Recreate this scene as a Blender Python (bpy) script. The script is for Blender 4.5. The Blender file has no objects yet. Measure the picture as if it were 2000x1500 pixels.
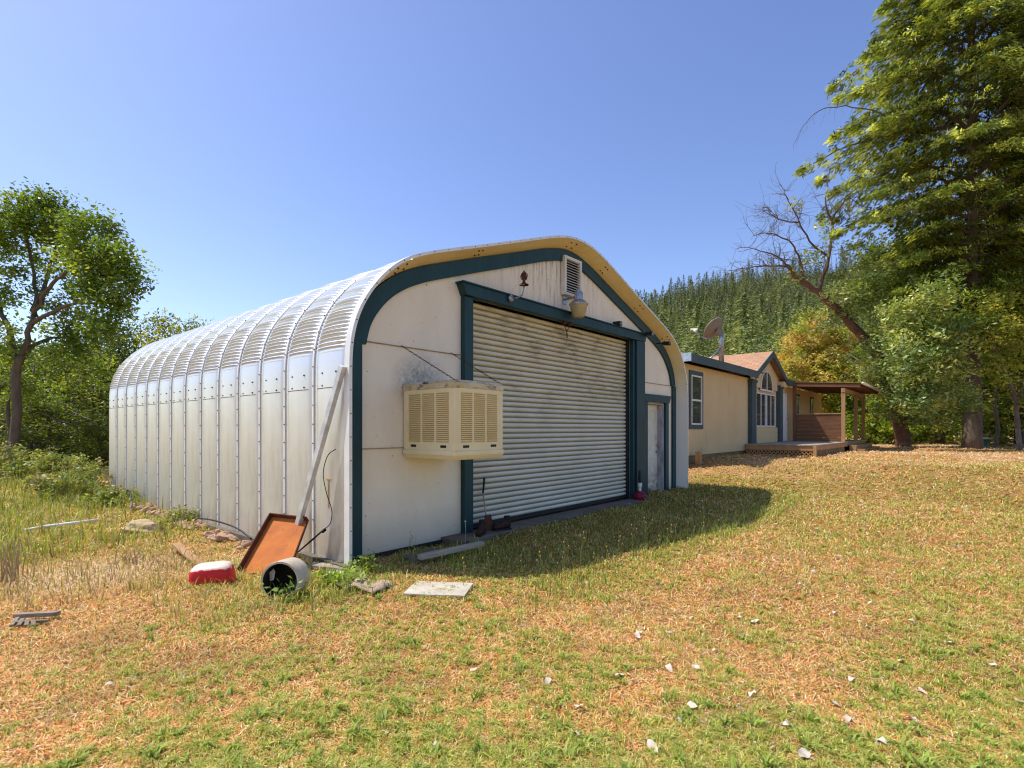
import bpy, math, random
import numpy as np
from mathutils import Vector, Matrix

R = math.radians
scene = bpy.context.scene
col = scene.collection
rng = np.random.default_rng(11)
random.seed(5)

# ------------------------------------------------------------------ frames
FPX, CX, CY, EYE = 1041.0, 1000.0, 838.0, 1.53
A = R(40.7)
U = np.array([math.sin(A), math.cos(A)])       # along the gable wall
V = np.array([-math.cos(A), math.sin(A)])      # along the long side
DW = 5.545                                     # distance of the gable wall
ROTZ = math.atan2(U[1], U[0])

def F(s, t, z=0.0):
    p = U * s + V * (t + DW)
    return Vector((p[0], p[1], z))

def at(x, y, D):
    """a world point seen at photo pixel x, y at depth D"""
    return Vector(((x - CX) / FPX * D, D, EYE - (y - CY) / FPX * D))

def ground_z(x, y):
    x = np.asarray(x, float); y = np.asarray(y, float)
    s = x * U[0] + y * U[1]
    t = x * V[0] + y * V[1] - DW
    z = -0.08 + np.clip((s - 3) / 9, 0, 1) * 0.12
    k = np.clip((s - 12.6) / 4.2, 0, 1); k = k * k * (3 - 2 * k)
    z = z + 0.55 * k
    z = z + np.clip(t - 3, 0, 12) * 0.012 * (s < 3.4)
    und = 0.022 * np.sin(x * 0.9 + 1.3) * np.cos(y * 0.7) + 0.012 * np.sin(x * 2.3 + y * 1.7)
    return z + und

def gz(x, y):
    return float(ground_z(x, y))

def gF(s, t, dz=0.0):
    p = F(s, t)
    return gz(p.x, p.y) + dz

# ------------------------------------------------------------------ noise in numpy (value noise)
_tab = np.random.default_rng(3).random((256, 256))
def vnoise(x, y, sc, seed=0):
    x = np.asarray(x) * sc + seed * 17.31; y = np.asarray(y) * sc + seed * 9.7
    xi = np.floor(x).astype(int); yi = np.floor(y).astype(int)
    fx = x - xi; fy = y - yi
    fx = fx * fx * (3 - 2 * fx); fy = fy * fy * (3 - 2 * fy)
    a = _tab[xi % 256, yi % 256]; b = _tab[(xi + 1) % 256, yi % 256]
    c = _tab[xi % 256, (yi + 1) % 256]; d = _tab[(xi + 1) % 256, (yi + 1) % 256]
    return (a * (1 - fx) + b * fx) * (1 - fy) + (c * (1 - fx) + d * fx) * fy
def fbm(x, y, sc, seed=0, n=4):
    o = 0; a = 1; tot = 0
    for i in range(n):
        o = o + a * vnoise(x, y, sc * 2 ** i, seed + i); tot += a; a *= 0.55
    return o / tot

# ------------------------------------------------------------------ mesh builder
class MB:
    def __init__(s): s.v = []; s.f = []
    def add(s, vs, fs):
        n = len(s.v); s.v += [tuple(p) for p in vs]; s.f += [tuple(i + n for i in f) for f in fs]; return s
    def box(s, x0, x1, y0, y1, z0, z1):
        return s.add([(x0,y0,z0),(x1,y0,z0),(x1,y1,z0),(x0,y1,z0),(x0,y0,z1),(x1,y0,z1),(x1,y1,z1),(x0,y1,z1)],
                     [(0,3,2,1),(4,5,6,7),(0,1,5,4),(1,2,6,5),(2,3,7,6),(3,0,4,7)])
    def hexa(s, p):      # eight corners, bottom ring then top ring
        return s.add(p, [(0,3,2,1),(4,5,6,7),(0,1,5,4),(1,2,6,5),(2,3,7,6),(3,0,4,7)])
    def bar(s, a, b, w, h, up=(0,0,1)):
        a = Vector(a); b = Vector(b); d = (b - a).normalized(); up = Vector(up)
        x = d.cross(up)
        if x.length < 1e-4: x = d.cross(Vector((1,0,0)))
        x.normalize(); y = x.cross(d)
        x *= w / 2; y *= h / 2
        return s.hexa([a-x-y, a+x-y, a+x+y, a-x+y, b-x-y, b+x-y, b+x+y, b-x+y])
    def tube(s, pts, r, n=8, cap=True):
        pts = [Vector(p) for p in pts]
        if not hasattr(r, '__len__'): r = [r] * len(pts)
        base = len(s.v); ref = None
        for i, p in enumerate(pts):
            d = (pts[min(i+1, len(pts)-1)] - pts[max(i-1, 0)])
            if d.length < 1e-9: d = Vector((0,0,1))
            d.normalize()
            if ref is None:
                ref = d.cross(Vector((0,0,1)))
                if ref.length < 1e-3: ref = d.cross(Vector((1,0,0)))
            ref = (ref - d * ref.dot(d)); ref.normalize()
            y = d.cross(ref)
            for k in range(n):
                a = 2 * math.pi * k / n
                q = p + (ref * math.cos(a) + y * math.sin(a)) * r[i]
                s.v.append((q.x, q.y, q.z))
        for i in range(len(pts) - 1):
            for k in range(n):
                a = base + i * n + k; b = base + i * n + (k + 1) % n
                s.f.append((a, b, b + n, a + n))
        if cap:
            s.f.append(tuple(base + k for k in range(n))[::-1])
            s.f.append(tuple(base + (len(pts) - 1) * n + k for k in range(n)))
        return s
    def lathe(s, prof, o=(0,0,0), axis=(0,0,1), n=24, caps=False):
        o = Vector(o); d = Vector(axis).normalized()
        x = d.cross(Vector((0,0,1)))
        if x.length < 1e-3: x = Vector((1,0,0))
        x.normalize(); y = d.cross(x); base = len(s.v)
        for r, h in prof:
            for k in range(n):
                a = 2 * math.pi * k / n
                q = o + d * h + (x * math.cos(a) + y * math.sin(a)) * r
                s.v.append((q.x, q.y, q.z))
        for i in range(len(prof) - 1):
            for k in range(n):
                a = base + i * n + k; b = base + i * n + (k + 1) % n
                s.f.append((a, b, b + n, a + n))
        if caps:
            s.f.append(tuple(base + k for k in range(n))[::-1])
            s.f.append(tuple(base + (len(prof) - 1) * n + k for k in range(n)))
        return s
    def prism(s, poly, y0, y1):      # polygon in x,z pushed along y
        n = len(poly)
        vs = [(x, y0, z) for x, z in poly] + [(x, y1, z) for x, z in poly]
        fs = [tuple(range(n)), tuple(range(2*n-1, n-1, -1))]
        for i in range(n): fs.append((i, i + n, (i+1) % n + n, (i+1) % n))
        return s.add(vs, fs)
    def strip(s, inner, outer, y0, y1):   # band between two x,z polylines pushed along y
        n = len(inner); b = len(s.v)
        for pl, y in ((inner, y0), (outer, y0), (inner, y1), (outer, y1)):
            s.v += [(x, y, z) for x, z in pl]
        for i in range(n - 1):
            a, o, a2, o2 = b+i, b+n+i, b+2*n+i, b+3*n+i
            s.f += [(a, a+1, o+1, o), (a2, o2, o2+1, a2+1), (o, o+1, o2+1, o2), (a, a2, a2+1, a+1)]
        s.f += [(b, b+n, b+3*n, b+2*n), (b+n-1, b+3*n-1, b+4*n-1, b+2*n-1)]
        return s

def set_props(o, label=None, cat=None, group=None, kind=None):
    if label: o['label'] = label
    if cat: o['category'] = cat
    if group: o['group'] = group
    if kind: o['kind'] = kind
    return o

def link_mesh(name, me, mat, parent=None, loc=None, rotz=0.0):
    if mat and not me.materials: me.materials.append(mat)
    o = bpy.data.objects.new(name, me); col.objects.link(o)
    if loc is not None: o.location = loc
    o.rotation_euler = (0, 0, rotz)
    if parent: o.parent = parent
    return o

def build(mb, name, mat, parent=None, base=(0,0,0), smooth=False, bevel=0, loc=None, rotz=0.0, angle=None):
    me = bpy.data.meshes.new(name)
    bx, by, bz = base
    me.from_pydata([(x-bx, y-by, z-bz) for x, y, z in mb.v], [], mb.f)
    me.validate(); me.update()
    import bmesh
    bm = bmesh.new(); bm.from_mesh(me); bmesh.ops.recalc_face_normals(bm, faces=bm.faces); bm.to_mesh(me); bm.free()
    if smooth:
        me.polygons.foreach_set('use_smooth', [True] * len(me.polygons))
        if angle: me.set_sharp_from_angle(angle=R(angle))
    o = link_mesh(name, me, mat, parent, loc, rotz)
    if bevel:
        m = o.modifiers.new('bevel', 'BEVEL'); m.width = bevel; m.segments = 2; m.limit_method = 'ANGLE'
    return o

def empty(name, loc, rotz=0.0, label=None, cat=None, group=None):
    o = bpy.data.objects.new(name, None); col.objects.link(o); o.empty_display_size = 0.2
    o.location = loc; o.rotation_euler = (0, 0, rotz)
    return set_props(o, label, cat, group)

class Thing:
    """an Empty standing in the building frame; parts are given in s, t, z of that frame"""
    def __init__(s, name, base, label, cat, group=None):
        s.base = base; s.o = empty(name, F(*base), ROTZ, label, cat, group)
    def part(s, name, mb, mat, parent=None, **k):
        if parent is None: parent = s.o
        return build(mb, name, mat, parent, s.base, **k)

def fsingle(name, mb, mat, base, label, cat, group=None, **k):
    o = build(mb, name, mat, None, base, loc=F(*base), rotz=ROTZ, **k)
    return set_props(o, label, cat, group)

def wsingle(name, mb, mat, base, label, cat, group=None, **k):
    o = build(mb, name, mat, None, base, loc=base, **k)
    return set_props(o, label, cat, group)

def mesh_np(name, verts, faces, colr=None, smooth=False):
    me = bpy.data.meshes.new(name)
    nv, (nf, k) = len(verts), faces.shape
    me.vertices.add(nv); me.vertices.foreach_set('co', np.ascontiguousarray(verts, np.float32).ravel())
    me.loops.add(nf * k); me.loops.foreach_set('vertex_index', np.ascontiguousarray(faces, np.int32).ravel())
    me.polygons.add(nf)
    me.polygons.foreach_set('loop_start', np.arange(0, nf * k, k, dtype=np.int32))
    me.polygons.foreach_set('loop_total', np.full(nf, k, np.int32))
    if smooth: me.polygons.foreach_set('use_smooth', np.ones(nf, bool))
    me.update(calc_edges=True)
    if colr is not None:
        ca = me.color_attributes.new('Col', 'FLOAT_COLOR', 'POINT')
        c4 = np.ones((nv, 4), np.float32); c4[:, :3] = colr
        ca.data.foreach_set('color', c4.ravel())
    return me

# ------------------------------------------------------------------ materials
def new_mat(name):
    m = bpy.data.materials.new(name); m.use_nodes = True
    nt = m.node_tree; nt.nodes.clear()
    out = nt.nodes.new('ShaderNodeOutputMaterial')
    return m, nt, out

def N(nt, typ, ins=None, **props):
    n = nt.nodes.new(typ)
    for k, v in props.items(): setattr(n, k, v)
    for k, v in (ins or {}).items():
        if hasattr(v, 'is_output'): nt.links.new(v, n.inputs[k])
        else: n.inputs[k].default_value = v
    return n
def c4(c): return (c[0], c[1], c[2], 1)

def ramp(nt, fac, p0, p1, c0=(0,0,0), c1=(1,1,1)):
    r = N(nt, 'ShaderNodeValToRGB', {'Fac': fac})
    r.color_ramp.elements[0].position = p0; r.color_ramp.elements[1].position = p1
    r.color_ramp.elements[0].color = c4(c0); r.color_ramp.elements[1].color = c4(c1)
    return r.outputs['Color']
def mixc(nt, fac, a, b, mode='MIX'):
    m = N(nt, 'ShaderNodeMix', data_type='RGBA', blend_type=mode)
    for i, v in ((0, fac), (6, a), (7, b)):
        if hasattr(v, 'is_output'): nt.links.new(v, m.inputs[i])
        else: m.inputs[i].default_value = v if i == 0 else c4(v)
    return m.outputs[2]
def mapped(nt, scale, coord='Object', loc=(0,0,0)):
    tc = N(nt, 'ShaderNodeTexCoord')
    return N(nt, 'ShaderNodeMapping', {'Vector': tc.outputs[coord], 'Scale': scale, 'Location': loc}).outputs['Vector']
def noise(nt, vec, scale, detail=4, rough=0.6):
    return N(nt, 'ShaderNodeTexNoise', {'Vector': vec, 'Scale': scale, 'Detail': detail, 'Roughness': rough}).outputs['Fac']

def weathered(name, base, dark=None, rough=0.6, metal=0.0, var=0.25, scale=3.0, stretch=(1,1,1), dirt=None, dirt_lo=0.62, dirt_hi=0.8,
              dirt_scale=4.0, dirt_stretch=(1,1,1), bump=0.0, bump_scale=60, bump_stretch=(1,1,1), extra=None, spec=0.3, groove=None, coat=0):
    m, nt, out = new_mat(name)
    v = mapped(nt, stretch)
    n1 = noise(nt, v, scale, 6, 0.65)
    dk = dark or tuple(c * (1 - var * 2) for c in base)
    c = mixc(nt, ramp(nt, n1, 0.35, 0.7), base, dk)
    n3 = noise(nt, mapped(nt, (1,1,1)), 37, 3)
    c = mixc(nt, 0.22, c, mixc(nt, n3, tuple(min(1, x*1.12) for x in (1,1,1)), (0.72, 0.72, 0.72)), 'MULTIPLY')
    if dirt is not None:
        n2 = noise(nt, mapped(nt, dirt_stretch, loc=(3.1, 1.7, 0.4)), dirt_scale, 8, 0.7)
        c = mixc(nt, ramp(nt, n2, dirt_lo, dirt_hi), c, dirt)
    if extra: c = extra(nt, c)
    b = N(nt, 'ShaderNodeBsdfPrincipled', {'Base Color': c, 'Roughness': rough, 'Metallic': metal, 'Specular IOR Level': spec})
    if coat: b.inputs['Coat Weight'].default_value = coat
    h = None
    if bump:
        h = noise(nt, mapped(nt, bump_stretch), bump_scale, 4)
        bp = N(nt, 'ShaderNodeBump', {'Height': h, 'Strength': bump, 'Distance': 0.01})
        if groove:
            bp2 = groove(nt, bp.outputs['Normal']); nt.links.new(bp2, b.inputs['Normal'])
        else: nt.links.new(bp.outputs['Normal'], b.inputs['Normal'])
    elif groove:
        nt.links.new(groove(nt, None), b.inputs['Normal'])
    nt.links.new(b.outputs[0], out.inputs[0])
    return m

def groove_x(pitch, width=0.12, strength=0.6, dist=0.004, axis='X'):
    def g(nt, normal):
        tc = N(nt, 'ShaderNodeTexCoord')
        sx = N(nt, 'ShaderNodeSeparateXYZ', {'Vector': tc.outputs['Object']})
        d = N(nt, 'ShaderNodeMath', {0: sx.outputs[axis], 1: pitch}, operation='DIVIDE')
        fr = N(nt, 'ShaderNodeMath', {0: d.outputs[0]}, operation='FRACT')
        gt = N(nt, 'ShaderNodeMath', {0: fr.outputs[0], 1: width}, operation='GREATER_THAN')
        bp = N(nt, 'ShaderNodeBump', {'Height': gt.outputs[0], 'Strength': strength, 'Distance': dist})
        if normal is not None: nt.links.new(normal, bp.inputs['Normal'])
        return bp.outputs['Normal']
    return g

def foliage_mat(name, trans=0.45, gloss=0.25, tint=(1,1,1)):
    m, nt, out = new_mat(name)
    a = N(nt, 'ShaderNodeVertexColor', layer_name='Col')
    c = mixc(nt, 1.0, a.outputs['Color'], tint, 'MULTIPLY')
    b = N(nt, 'ShaderNodeBsdfPrincipled', {'Base Color': c, 'Roughness': 0.45, 'Specular IOR Level': gloss})
    tcol = mixc(nt, 1.0, c, (1.5, 1.35, 0.5), 'MULTIPLY')
    t = N(nt, 'ShaderNodeBsdfTranslucent', {'Color': tcol})
    mx = N(nt, 'ShaderNodeMixShader', {0: trans}); nt.links.new(b.outputs[0], mx.inputs[1]); nt.links.new(t.outputs[0], mx.inputs[2])
    nt.links.new(mx.outputs[0], out.inputs[0])
    return m

M = {}
def mk_siding():
    def extra(nt, c):
        tc = N(nt, 'ShaderNodeTexCoord'); sx = N(nt, 'ShaderNodeSeparateXYZ', {'Vector': tc.outputs['Object']})
        # mould streaks, thicker towards the eaves
        st = noise(nt, mapped(nt, (1, 1, 0.10)), 14, 6, 0.7)
        hi = N(nt, 'ShaderNodeMapRange', {'Value': sx.outputs['Z'], 'From Min': 3.0, 'From Max': 4.6}).outputs[0]
        # and only around the middle of the gable
        mid = N(nt, 'ShaderNodeMath', {0: N(nt, 'ShaderNodeMath', {0: sx.outputs['X'], 1: .45}, operation='ADD').outputs[0]}, operation='ABSOLUTE').outputs[0]
        mm = N(nt, 'ShaderNodeMapRange', {'Value': mid, 'From Min': 0.3, 'From Max': 2.2, 'To Min': .62, 'To Max': 0.04}).outputs[0]
        k = N(nt, 'ShaderNodeMath', {0: N(nt, 'ShaderNodeMath', {0: ramp(nt, st, 0.48, 0.62), 1: hi}, operation='MULTIPLY').outputs[0], 1: mm}, operation='MULTIPLY').outputs[0]
        c = mixc(nt, k, c, (0.07, 0.04, 0.02))
        # dark bluish mottled patch round the cooler's wall seat
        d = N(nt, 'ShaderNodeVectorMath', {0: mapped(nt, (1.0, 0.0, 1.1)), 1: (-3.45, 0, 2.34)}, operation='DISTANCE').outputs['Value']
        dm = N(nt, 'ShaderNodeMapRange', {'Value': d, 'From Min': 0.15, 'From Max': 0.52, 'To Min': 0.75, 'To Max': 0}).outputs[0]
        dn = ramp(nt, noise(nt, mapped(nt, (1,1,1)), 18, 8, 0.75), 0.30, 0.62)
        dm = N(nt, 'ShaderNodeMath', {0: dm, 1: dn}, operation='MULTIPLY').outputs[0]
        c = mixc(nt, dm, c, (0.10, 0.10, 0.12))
        sp = ramp(nt, noise(nt, mapped(nt, (1,1,1)), 24, 2), 0.72, 0.76)
        c = mixc(nt, sp, c, (0.15, 0.10, 0.05))
        low = N(nt, 'ShaderNodeMapRange', {'Value': sx.outputs['Z'], 'From Min': 0.0, 'From Max': 0.5, 'To Min': 0.45, 'To Max': 0}).outputs[0]
        c = mixc(nt, low, c, (0.30, 0.24, 0.16))
        return c
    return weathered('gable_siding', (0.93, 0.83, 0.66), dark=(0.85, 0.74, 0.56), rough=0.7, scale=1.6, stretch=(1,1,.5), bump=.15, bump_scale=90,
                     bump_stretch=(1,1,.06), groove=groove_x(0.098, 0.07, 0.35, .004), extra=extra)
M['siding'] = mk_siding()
def side_extra(nt, c):
    tc = N(nt, 'ShaderNodeTexCoord'); sx = N(nt, 'ShaderNodeSeparateXYZ', {'Vector': tc.outputs['Object']})
    st = noise(nt, mapped(nt, (1, 1, .15)), 9, 6, .7)
    low = N(nt, 'ShaderNodeMapRange', {'Value': sx.outputs['Z'], 'From Min': 2.3, 'From Max': 0.0, 'To Min': 0, 'To Max': 0.75}).outputs[0]
    k = N(nt, 'ShaderNodeMath', {0: ramp(nt, st, .42, .72), 1: low}, operation='MULTIPLY').outputs[0]
    hi = N(nt, 'ShaderNodeMapRange', {'Value': sx.outputs['Z'], 'From Min': 2.0, 'From Max': 2.4, 'To Min': 0, 'To Max': 0.8}).outputs[0]
    c = mixc(nt, hi, c, (0.76, 0.77, 0.79))  # silver above, beige below: ground reflection painted into the steel colour
    return mixc(nt, k, c, (0.50, 0.42, 0.29))
M['steel'] = weathered('white_steel', (0.80, 0.77, 0.71), dark=(0.70, 0.66, 0.59), rough=0.34, metal=0.5, scale=1.4, dirt=(0.5,0.38,0.24), dirt_lo=.66, dirt_hi=.85, dirt_scale=3.5, dirt_stretch=(1,1,.3), extra=side_extra, spec=.5)
M['steel_bare'] = weathered('pale_steel', (0.78, 0.77, 0.74), rough=0.4, metal=0.35, scale=4, dirt=(.35,.2,.1), dirt_lo=.68, dirt_hi=.8, dirt_scale=9)
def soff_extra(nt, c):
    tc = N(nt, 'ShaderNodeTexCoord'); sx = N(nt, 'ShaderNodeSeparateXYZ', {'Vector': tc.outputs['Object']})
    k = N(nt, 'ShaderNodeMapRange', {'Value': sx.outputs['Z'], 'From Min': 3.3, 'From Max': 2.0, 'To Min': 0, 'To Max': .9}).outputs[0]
    return mixc(nt, k, c, (0.74, 0.70, 0.60))  # golden ground bounce painted in up high, cream lower down
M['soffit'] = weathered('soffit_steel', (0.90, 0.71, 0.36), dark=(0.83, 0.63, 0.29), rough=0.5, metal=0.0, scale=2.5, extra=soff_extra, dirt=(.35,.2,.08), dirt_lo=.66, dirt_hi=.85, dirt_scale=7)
M['teal'] = weathered('teal_paint', (0.013, 0.060, 0.070), dark=(0.009, 0.040, 0.048), rough=0.5, scale=5, stretch=(1,1,.4), dirt=(0.10, 0.14, 0.13), dirt_lo=.68, dirt_hi=.82, dirt_scale=16, dirt_stretch=(1,1,.3), bump=.2, bump_scale=70, bump_stretch=(1,1,.1))
def roller_extra(nt, c):
    tc = N(nt, 'ShaderNodeTexCoord'); sx = N(nt, 'ShaderNodeSeparateXYZ', {'Vector': tc.outputs['Object']})
    st = noise(nt, mapped(nt, (1.0, 1, 7.0)), 3.2, 8, .75)
    st2 = noise(nt, mapped(nt, (1.0, 1, 1.0)), 1.1, 3, .6)
    hi = N(nt, 'ShaderNodeMapRange', {'Value': sx.outputs['Z'], 'From Min': 1.4, 'From Max': 3.0, 'To Min': .12, 'To Max': 1.0}).outputs[0]
    yl = N(nt, 'ShaderNodeMapRange', {'Value': sx.outputs['Z'], 'From Min': 1.8, 'From Max': 3.4, 'To Min': 0, 'To Max': .55}).outputs[0]
    c = mixc(nt, yl, c, (0.66, 0.53, 0.26))  # upper slats tinted yellow, with the header's shade mixed in
    k = N(nt, 'ShaderNodeMath', {0: ramp(nt, st, .46, .66), 1: hi}, operation='MULTIPLY').outputs[0]
    k = N(nt, 'ShaderNodeMath', {0: k, 1: ramp(nt, st2, .40, .60)}, operation='MULTIPLY').outputs[0]
    c = mixc(nt, k, c, (0.16, 0.11, 0.05))
    d2 = N(nt, 'ShaderNodeMath', {0: N(nt, 'ShaderNodeMath', {0: sx.outputs['Z'], 1: 0.0855}, operation='DIVIDE').outputs[0]}, operation='FRACT').outputs[0]
    g = ramp(nt, N(nt, 'ShaderNodeMath', {0: d2, 1: .17}, operation='SUBTRACT').outputs[0], 0.0, 0.16, (.30,.26,.17), (1,1,1))
    return mixc(nt, 0.85, c, g, 'MULTIPLY')
M['roller'] = weathered('roller_slats', (0.76, 0.74, 0.62), dark=(0.67, 0.65, 0.52), rough=0.45, scale=1.2, extra=roller_extra, spec=.4)
M['cooler'] = weathered('cream_plastic', (0.88, 0.76, 0.46), dark=(0.82, 0.68, 0.38), rough=0.5, scale=3, dirt=(.38,.27,.12), dirt_lo=.66, dirt_hi=.85, dirt_scale=6)
def cooltop(nt, c):
    n = ramp(nt, noise(nt, mapped(nt, (1,1,2.0)), 5, 6, .7), .52, .66)
    return mixc(nt, n, c, (.05,.045,.03))
M['cooler_cap'] = weathered('mouldy_cap', (0.72, 0.63, 0.42), dark=(.5,.4,.2), rough=.6, scale=4, extra=cooltop)
M['dark'] = weathered('dark_metal', (0.03, 0.028, 0.025), rough=.6, scale=9)
M['black'] = weathered('black_rubber', (0.018, 0.018, 0.02), rough=.45, scale=9)
M['white'] = weathered('white_paint', (0.80, 0.78, 0.72), dark=(.68,.64,.54), rough=.5, scale=4, dirt=(.3,.2,.1), dirt_lo=.7, dirt_hi=.85, dirt_scale=9)
M['frame_white'] = weathered('white_frame', (0.82, 0.81, 0.78), rough=.4, scale=5, var=.05)
M['glass'] = None
def glassm(name, c, rough=0.05):
    m, nt, out = new_mat(name)
    b = N(nt, 'ShaderNodeBsdfPrincipled', {'Base Color': c4(c), 'Roughness': rough, 'Specular IOR Level': .8})
    nt.links.new(b.outputs[0], out.inputs[0]); return m
M['glass'] = glassm('window_glass', (0.05, 0.06, 0.055))
M['lens'] = weathered('aged_lens', (0.50, 0.40, 0.20), dark=(.36,.28,.12), rough=.25, scale=6, spec=.6)
M['galv'] = weathered('galvanised', (0.45, 0.47, 0.50), rough=.35, metal=.7, scale=8)
def door_extra(nt, c):
    tc = N(nt, 'ShaderNodeTexCoord'); sx = N(nt, 'ShaderNodeSeparateXYZ', {'Vector': tc.outputs['Object']})
    low = N(nt, 'ShaderNodeMapRange', {'Value': sx.outputs['Z'], 'From Min': 0.75, 'From Max': 0.1}).outputs[0]
    k = N(nt, 'ShaderNodeMath', {0: ramp(nt, noise(nt, mapped(nt, (1,1,1)), 6, 7, .7), .40, .62), 1: low}, operation='MULTIPLY').outputs[0]
    return mixc(nt, k, c, (.16, .11, .05))
M['door'] = weathered('cream_door', (0.80, 0.76, 0.62), dark=(.7,.65,.5), rough=.5, scale=3, extra=door_extra)
M['jamb'] = weathered('mouldy_jamb', (0.62, 0.60, 0.62), dark=(.25,.22,.22), rough=.7, scale=6, stretch=(1,1,.4))
M['red'] = weathered('red_plastic', (0.62, 0.015, 0.02), rough=.4, scale=5, var=.12)
def redtop(nt, c):
    g = N(nt, 'ShaderNodeNewGeometry'); sx = N(nt, 'ShaderNodeSeparateXYZ', {'Vector': g.outputs['Normal']})
    n = noise(nt, mapped(nt, (1,1,1)), 14, 5)
    s = N(nt, 'ShaderNodeMath', {0: sx.outputs['Z'], 1: n}, operation='ADD').outputs[0]
    return mixc(nt, ramp(nt, s, .94, 1.30), c, (.80, .60, .48))
M['redfaded'] = weathered('bleached_red_plastic', (0.70, 0.02, 0.03), rough=.45, scale=5, var=.1, extra=redtop)
M['redbottle'] = weathered('dull_red', (0.28, 0.01, 0.04), rough=.4, scale=5)
M['rust'] = weathered('rusty_plate', (0.62, 0.19, 0.035), dark=(.42,.12,.03), rough=.8, scale=3.5, dirt=(.28,.08,.03), dirt_lo=.6, dirt_hi=.75, dirt_scale=8, bump=.2)
M['rustdark'] = weathered('dark_rust', (0.14, 0.05, 0.025), rough=.85, scale=9, bump=.3)
M['drum'] = weathered('dirty_enamel', (0.62, 0.55, 0.43), dark=(.40,.32,.22), rough=.5, scale=8, dirt=(.25,.14,.06), dirt_lo=.62, dirt_hi=.8, dirt_scale=7)
M['druminside'] = weathered('dark_drum_inner', (0.03, 0.022, 0.015), rough=.8, scale=5)  # near-black colour for the drum interior
M['wood_grey'] = weathered('weathered_wood', (0.46, 0.40, 0.31), dark=(.28,.23,.17), rough=.85, scale=8, stretch=(.15,1,1), bump=.6, bump_scale=40, bump_stretch=(.1,1,1))
M['wood_pale'] = weathered('bleached_board', (0.62, 0.56, 0.46), dark=(.45,.39,.30), rough=.85, scale=5, bump=.5, bump_scale=30)
M['cardboard'] = weathered('mashed_fibreboard', (0.52, 0.40, 0.29), dark=(.36,.25,.18), rough=.9, scale=6, bump=.8, bump_scale=25)
M['wood_red'] = weathered('stained_redwood', (0.22, 0.10, 0.045), dark=(.13,.06,.03), rough=.7, scale=4, stretch=(.3,.3,3), bump=.4, bump_scale=40, bump_stretch=(.2,1,1))
M['wood_tan'] = weathered('tan_timber', (0.50, 0.30, 0.14), dark=(.34,.19,.08), rough=.75, scale=5, stretch=(1,1,.3), bump=.4)
M['concrete'] = weathered('dark_concrete', (0.20, 0.17, 0.13), dark=(.12,.10,.075), rough=.9, scale=3, bump=.5)
M['stone'] = weathered('tan_stone', (0.58, 0.43, 0.26), dark=(.42,.30,.17), rough=.9, scale=5, bump=.8, bump_scale=12)
M['brick'] = weathered('crumbled_brick', (0.46, 0.24, 0.13), dark=(.62,.48,.33), rough=.95, scale=5, bump=.9, bump_scale=18, dirt=(.14,.09,.05), dirt_lo=.55, dirt_hi=.7)
M['house'] = weathered('tan_siding', (0.70, 0.54, 0.30), dark=(.64,.48,.25), rough=.75, scale=1.2, dirt=(.35,.25,.11), dirt_lo=.6, dirt_hi=.85, dirt_scale=3, dirt_stretch=(1,1,.2), groove=groove_x(.2, .1, .9, .012))
M['house_trim'] = weathered('slate_trim', (0.065, 0.105, 0.115), dark=(.05,.08,.085), rough=.6, scale=4)
M['fascia'] = weathered('slate_fascia', (0.075, 0.12, 0.135), dark=(.05,.08,.09), rough=.6, scale=2, stretch=(.4,1,1))
def shingle(name, a, b):
    m, nt, out = new_mat(name)
    tc = N(nt, 'ShaderNodeTexCoord')
    br = N(nt, 'ShaderNodeTexBrick', {'Vector': tc.outputs['UV'], 'Color1': c4(a), 'Color2': c4(b), 'Mortar': c4(tuple(x*.45 for x in b)), 'Scale': 1.0,
        'Mortar Size': 0.012, 'Brick Width': .33, 'Row Height': .14, 'Bias': 0.0})
    n = noise(nt, mapped(nt, (1,1,1)), 2.5, 6)
    c = mixc(nt, ramp(nt, n, .4, .7), br.outputs['Color'], tuple(x*.75 for x in a))
    bp = N(nt, 'ShaderNodeBump', {'Height': br.outputs['Fac'], 'Strength': -.5, 'Distance': .01})
    b_ = N(nt, 'ShaderNodeBsdfPrincipled', {'Base Color': c, 'Roughness': .9, 'Specular IOR Level': .1, 'Normal': bp.outputs['Normal']})
    nt.links.new(b_.outputs[0], out.inputs[0]); return m
M['shingle'] = shingle('tan_shingles', (0.56, 0.32, 0.19), (0.42, 0.24, 0.15))
M['moss'] = weathered('mossy_litter', (0.35, 0.24, 0.06), dark=(.18,.11,.03), rough=1, scale=12, bump=1, bump_scale=30)
M['dish'] = weathered('weathered_dish', (0.25, 0.21, 0.165), dark=(.20,.165,.13), rough=.6, scale=3)
M['bark'] = weathered('bark', (0.19, 0.145, 0.105), dark=(.10,.075,.05), rough=.95, scale=7, stretch=(1,1,.3), bump=1, bump_scale=16, bump_stretch=(1,1,.3))
M['bark_pale'] = weathered('pale_bark', (0.21, 0.17, 0.13), dark=(.10,.075,.05), rough=.95, scale=5, stretch=(1,1,.3), bump=1, bump_scale=14, bump_stretch=(1,1,.3))
M['bark_red'] = weathered('red_bark', (0.20, 0.10, 0.06), dark=(.09,.05,.035), rough=.8, scale=4, dirt=(.34,.28,.22), dirt_lo=.58, dirt_hi=.75, dirt_scale=2.5, bump=.7, bump_scale=12)
M['leaf'] = foliage_mat('broad_leaves', .42, .35)
M['leaf_shiny'] = foliage_mat('glossy_leaves', .30, .7)
M['needle'] = foliage_mat('needles', .35, .2)
M['far'] = foliage_mat('far_conifer', .2, .05)
M['grassm'] = foliage_mat('grass_blades', .25, .12)
M['dryleaf'] = weathered('pale_dry_leaf', (0.70, 0.61, 0.49), dark=(.50,.38,.26), rough=.7, scale=9)
M['wood_dark'] = weathered('rotting_wood', (0.36, 0.28, 0.20), dark=(.20,.15,.10), rough=.9, scale=9)
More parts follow.
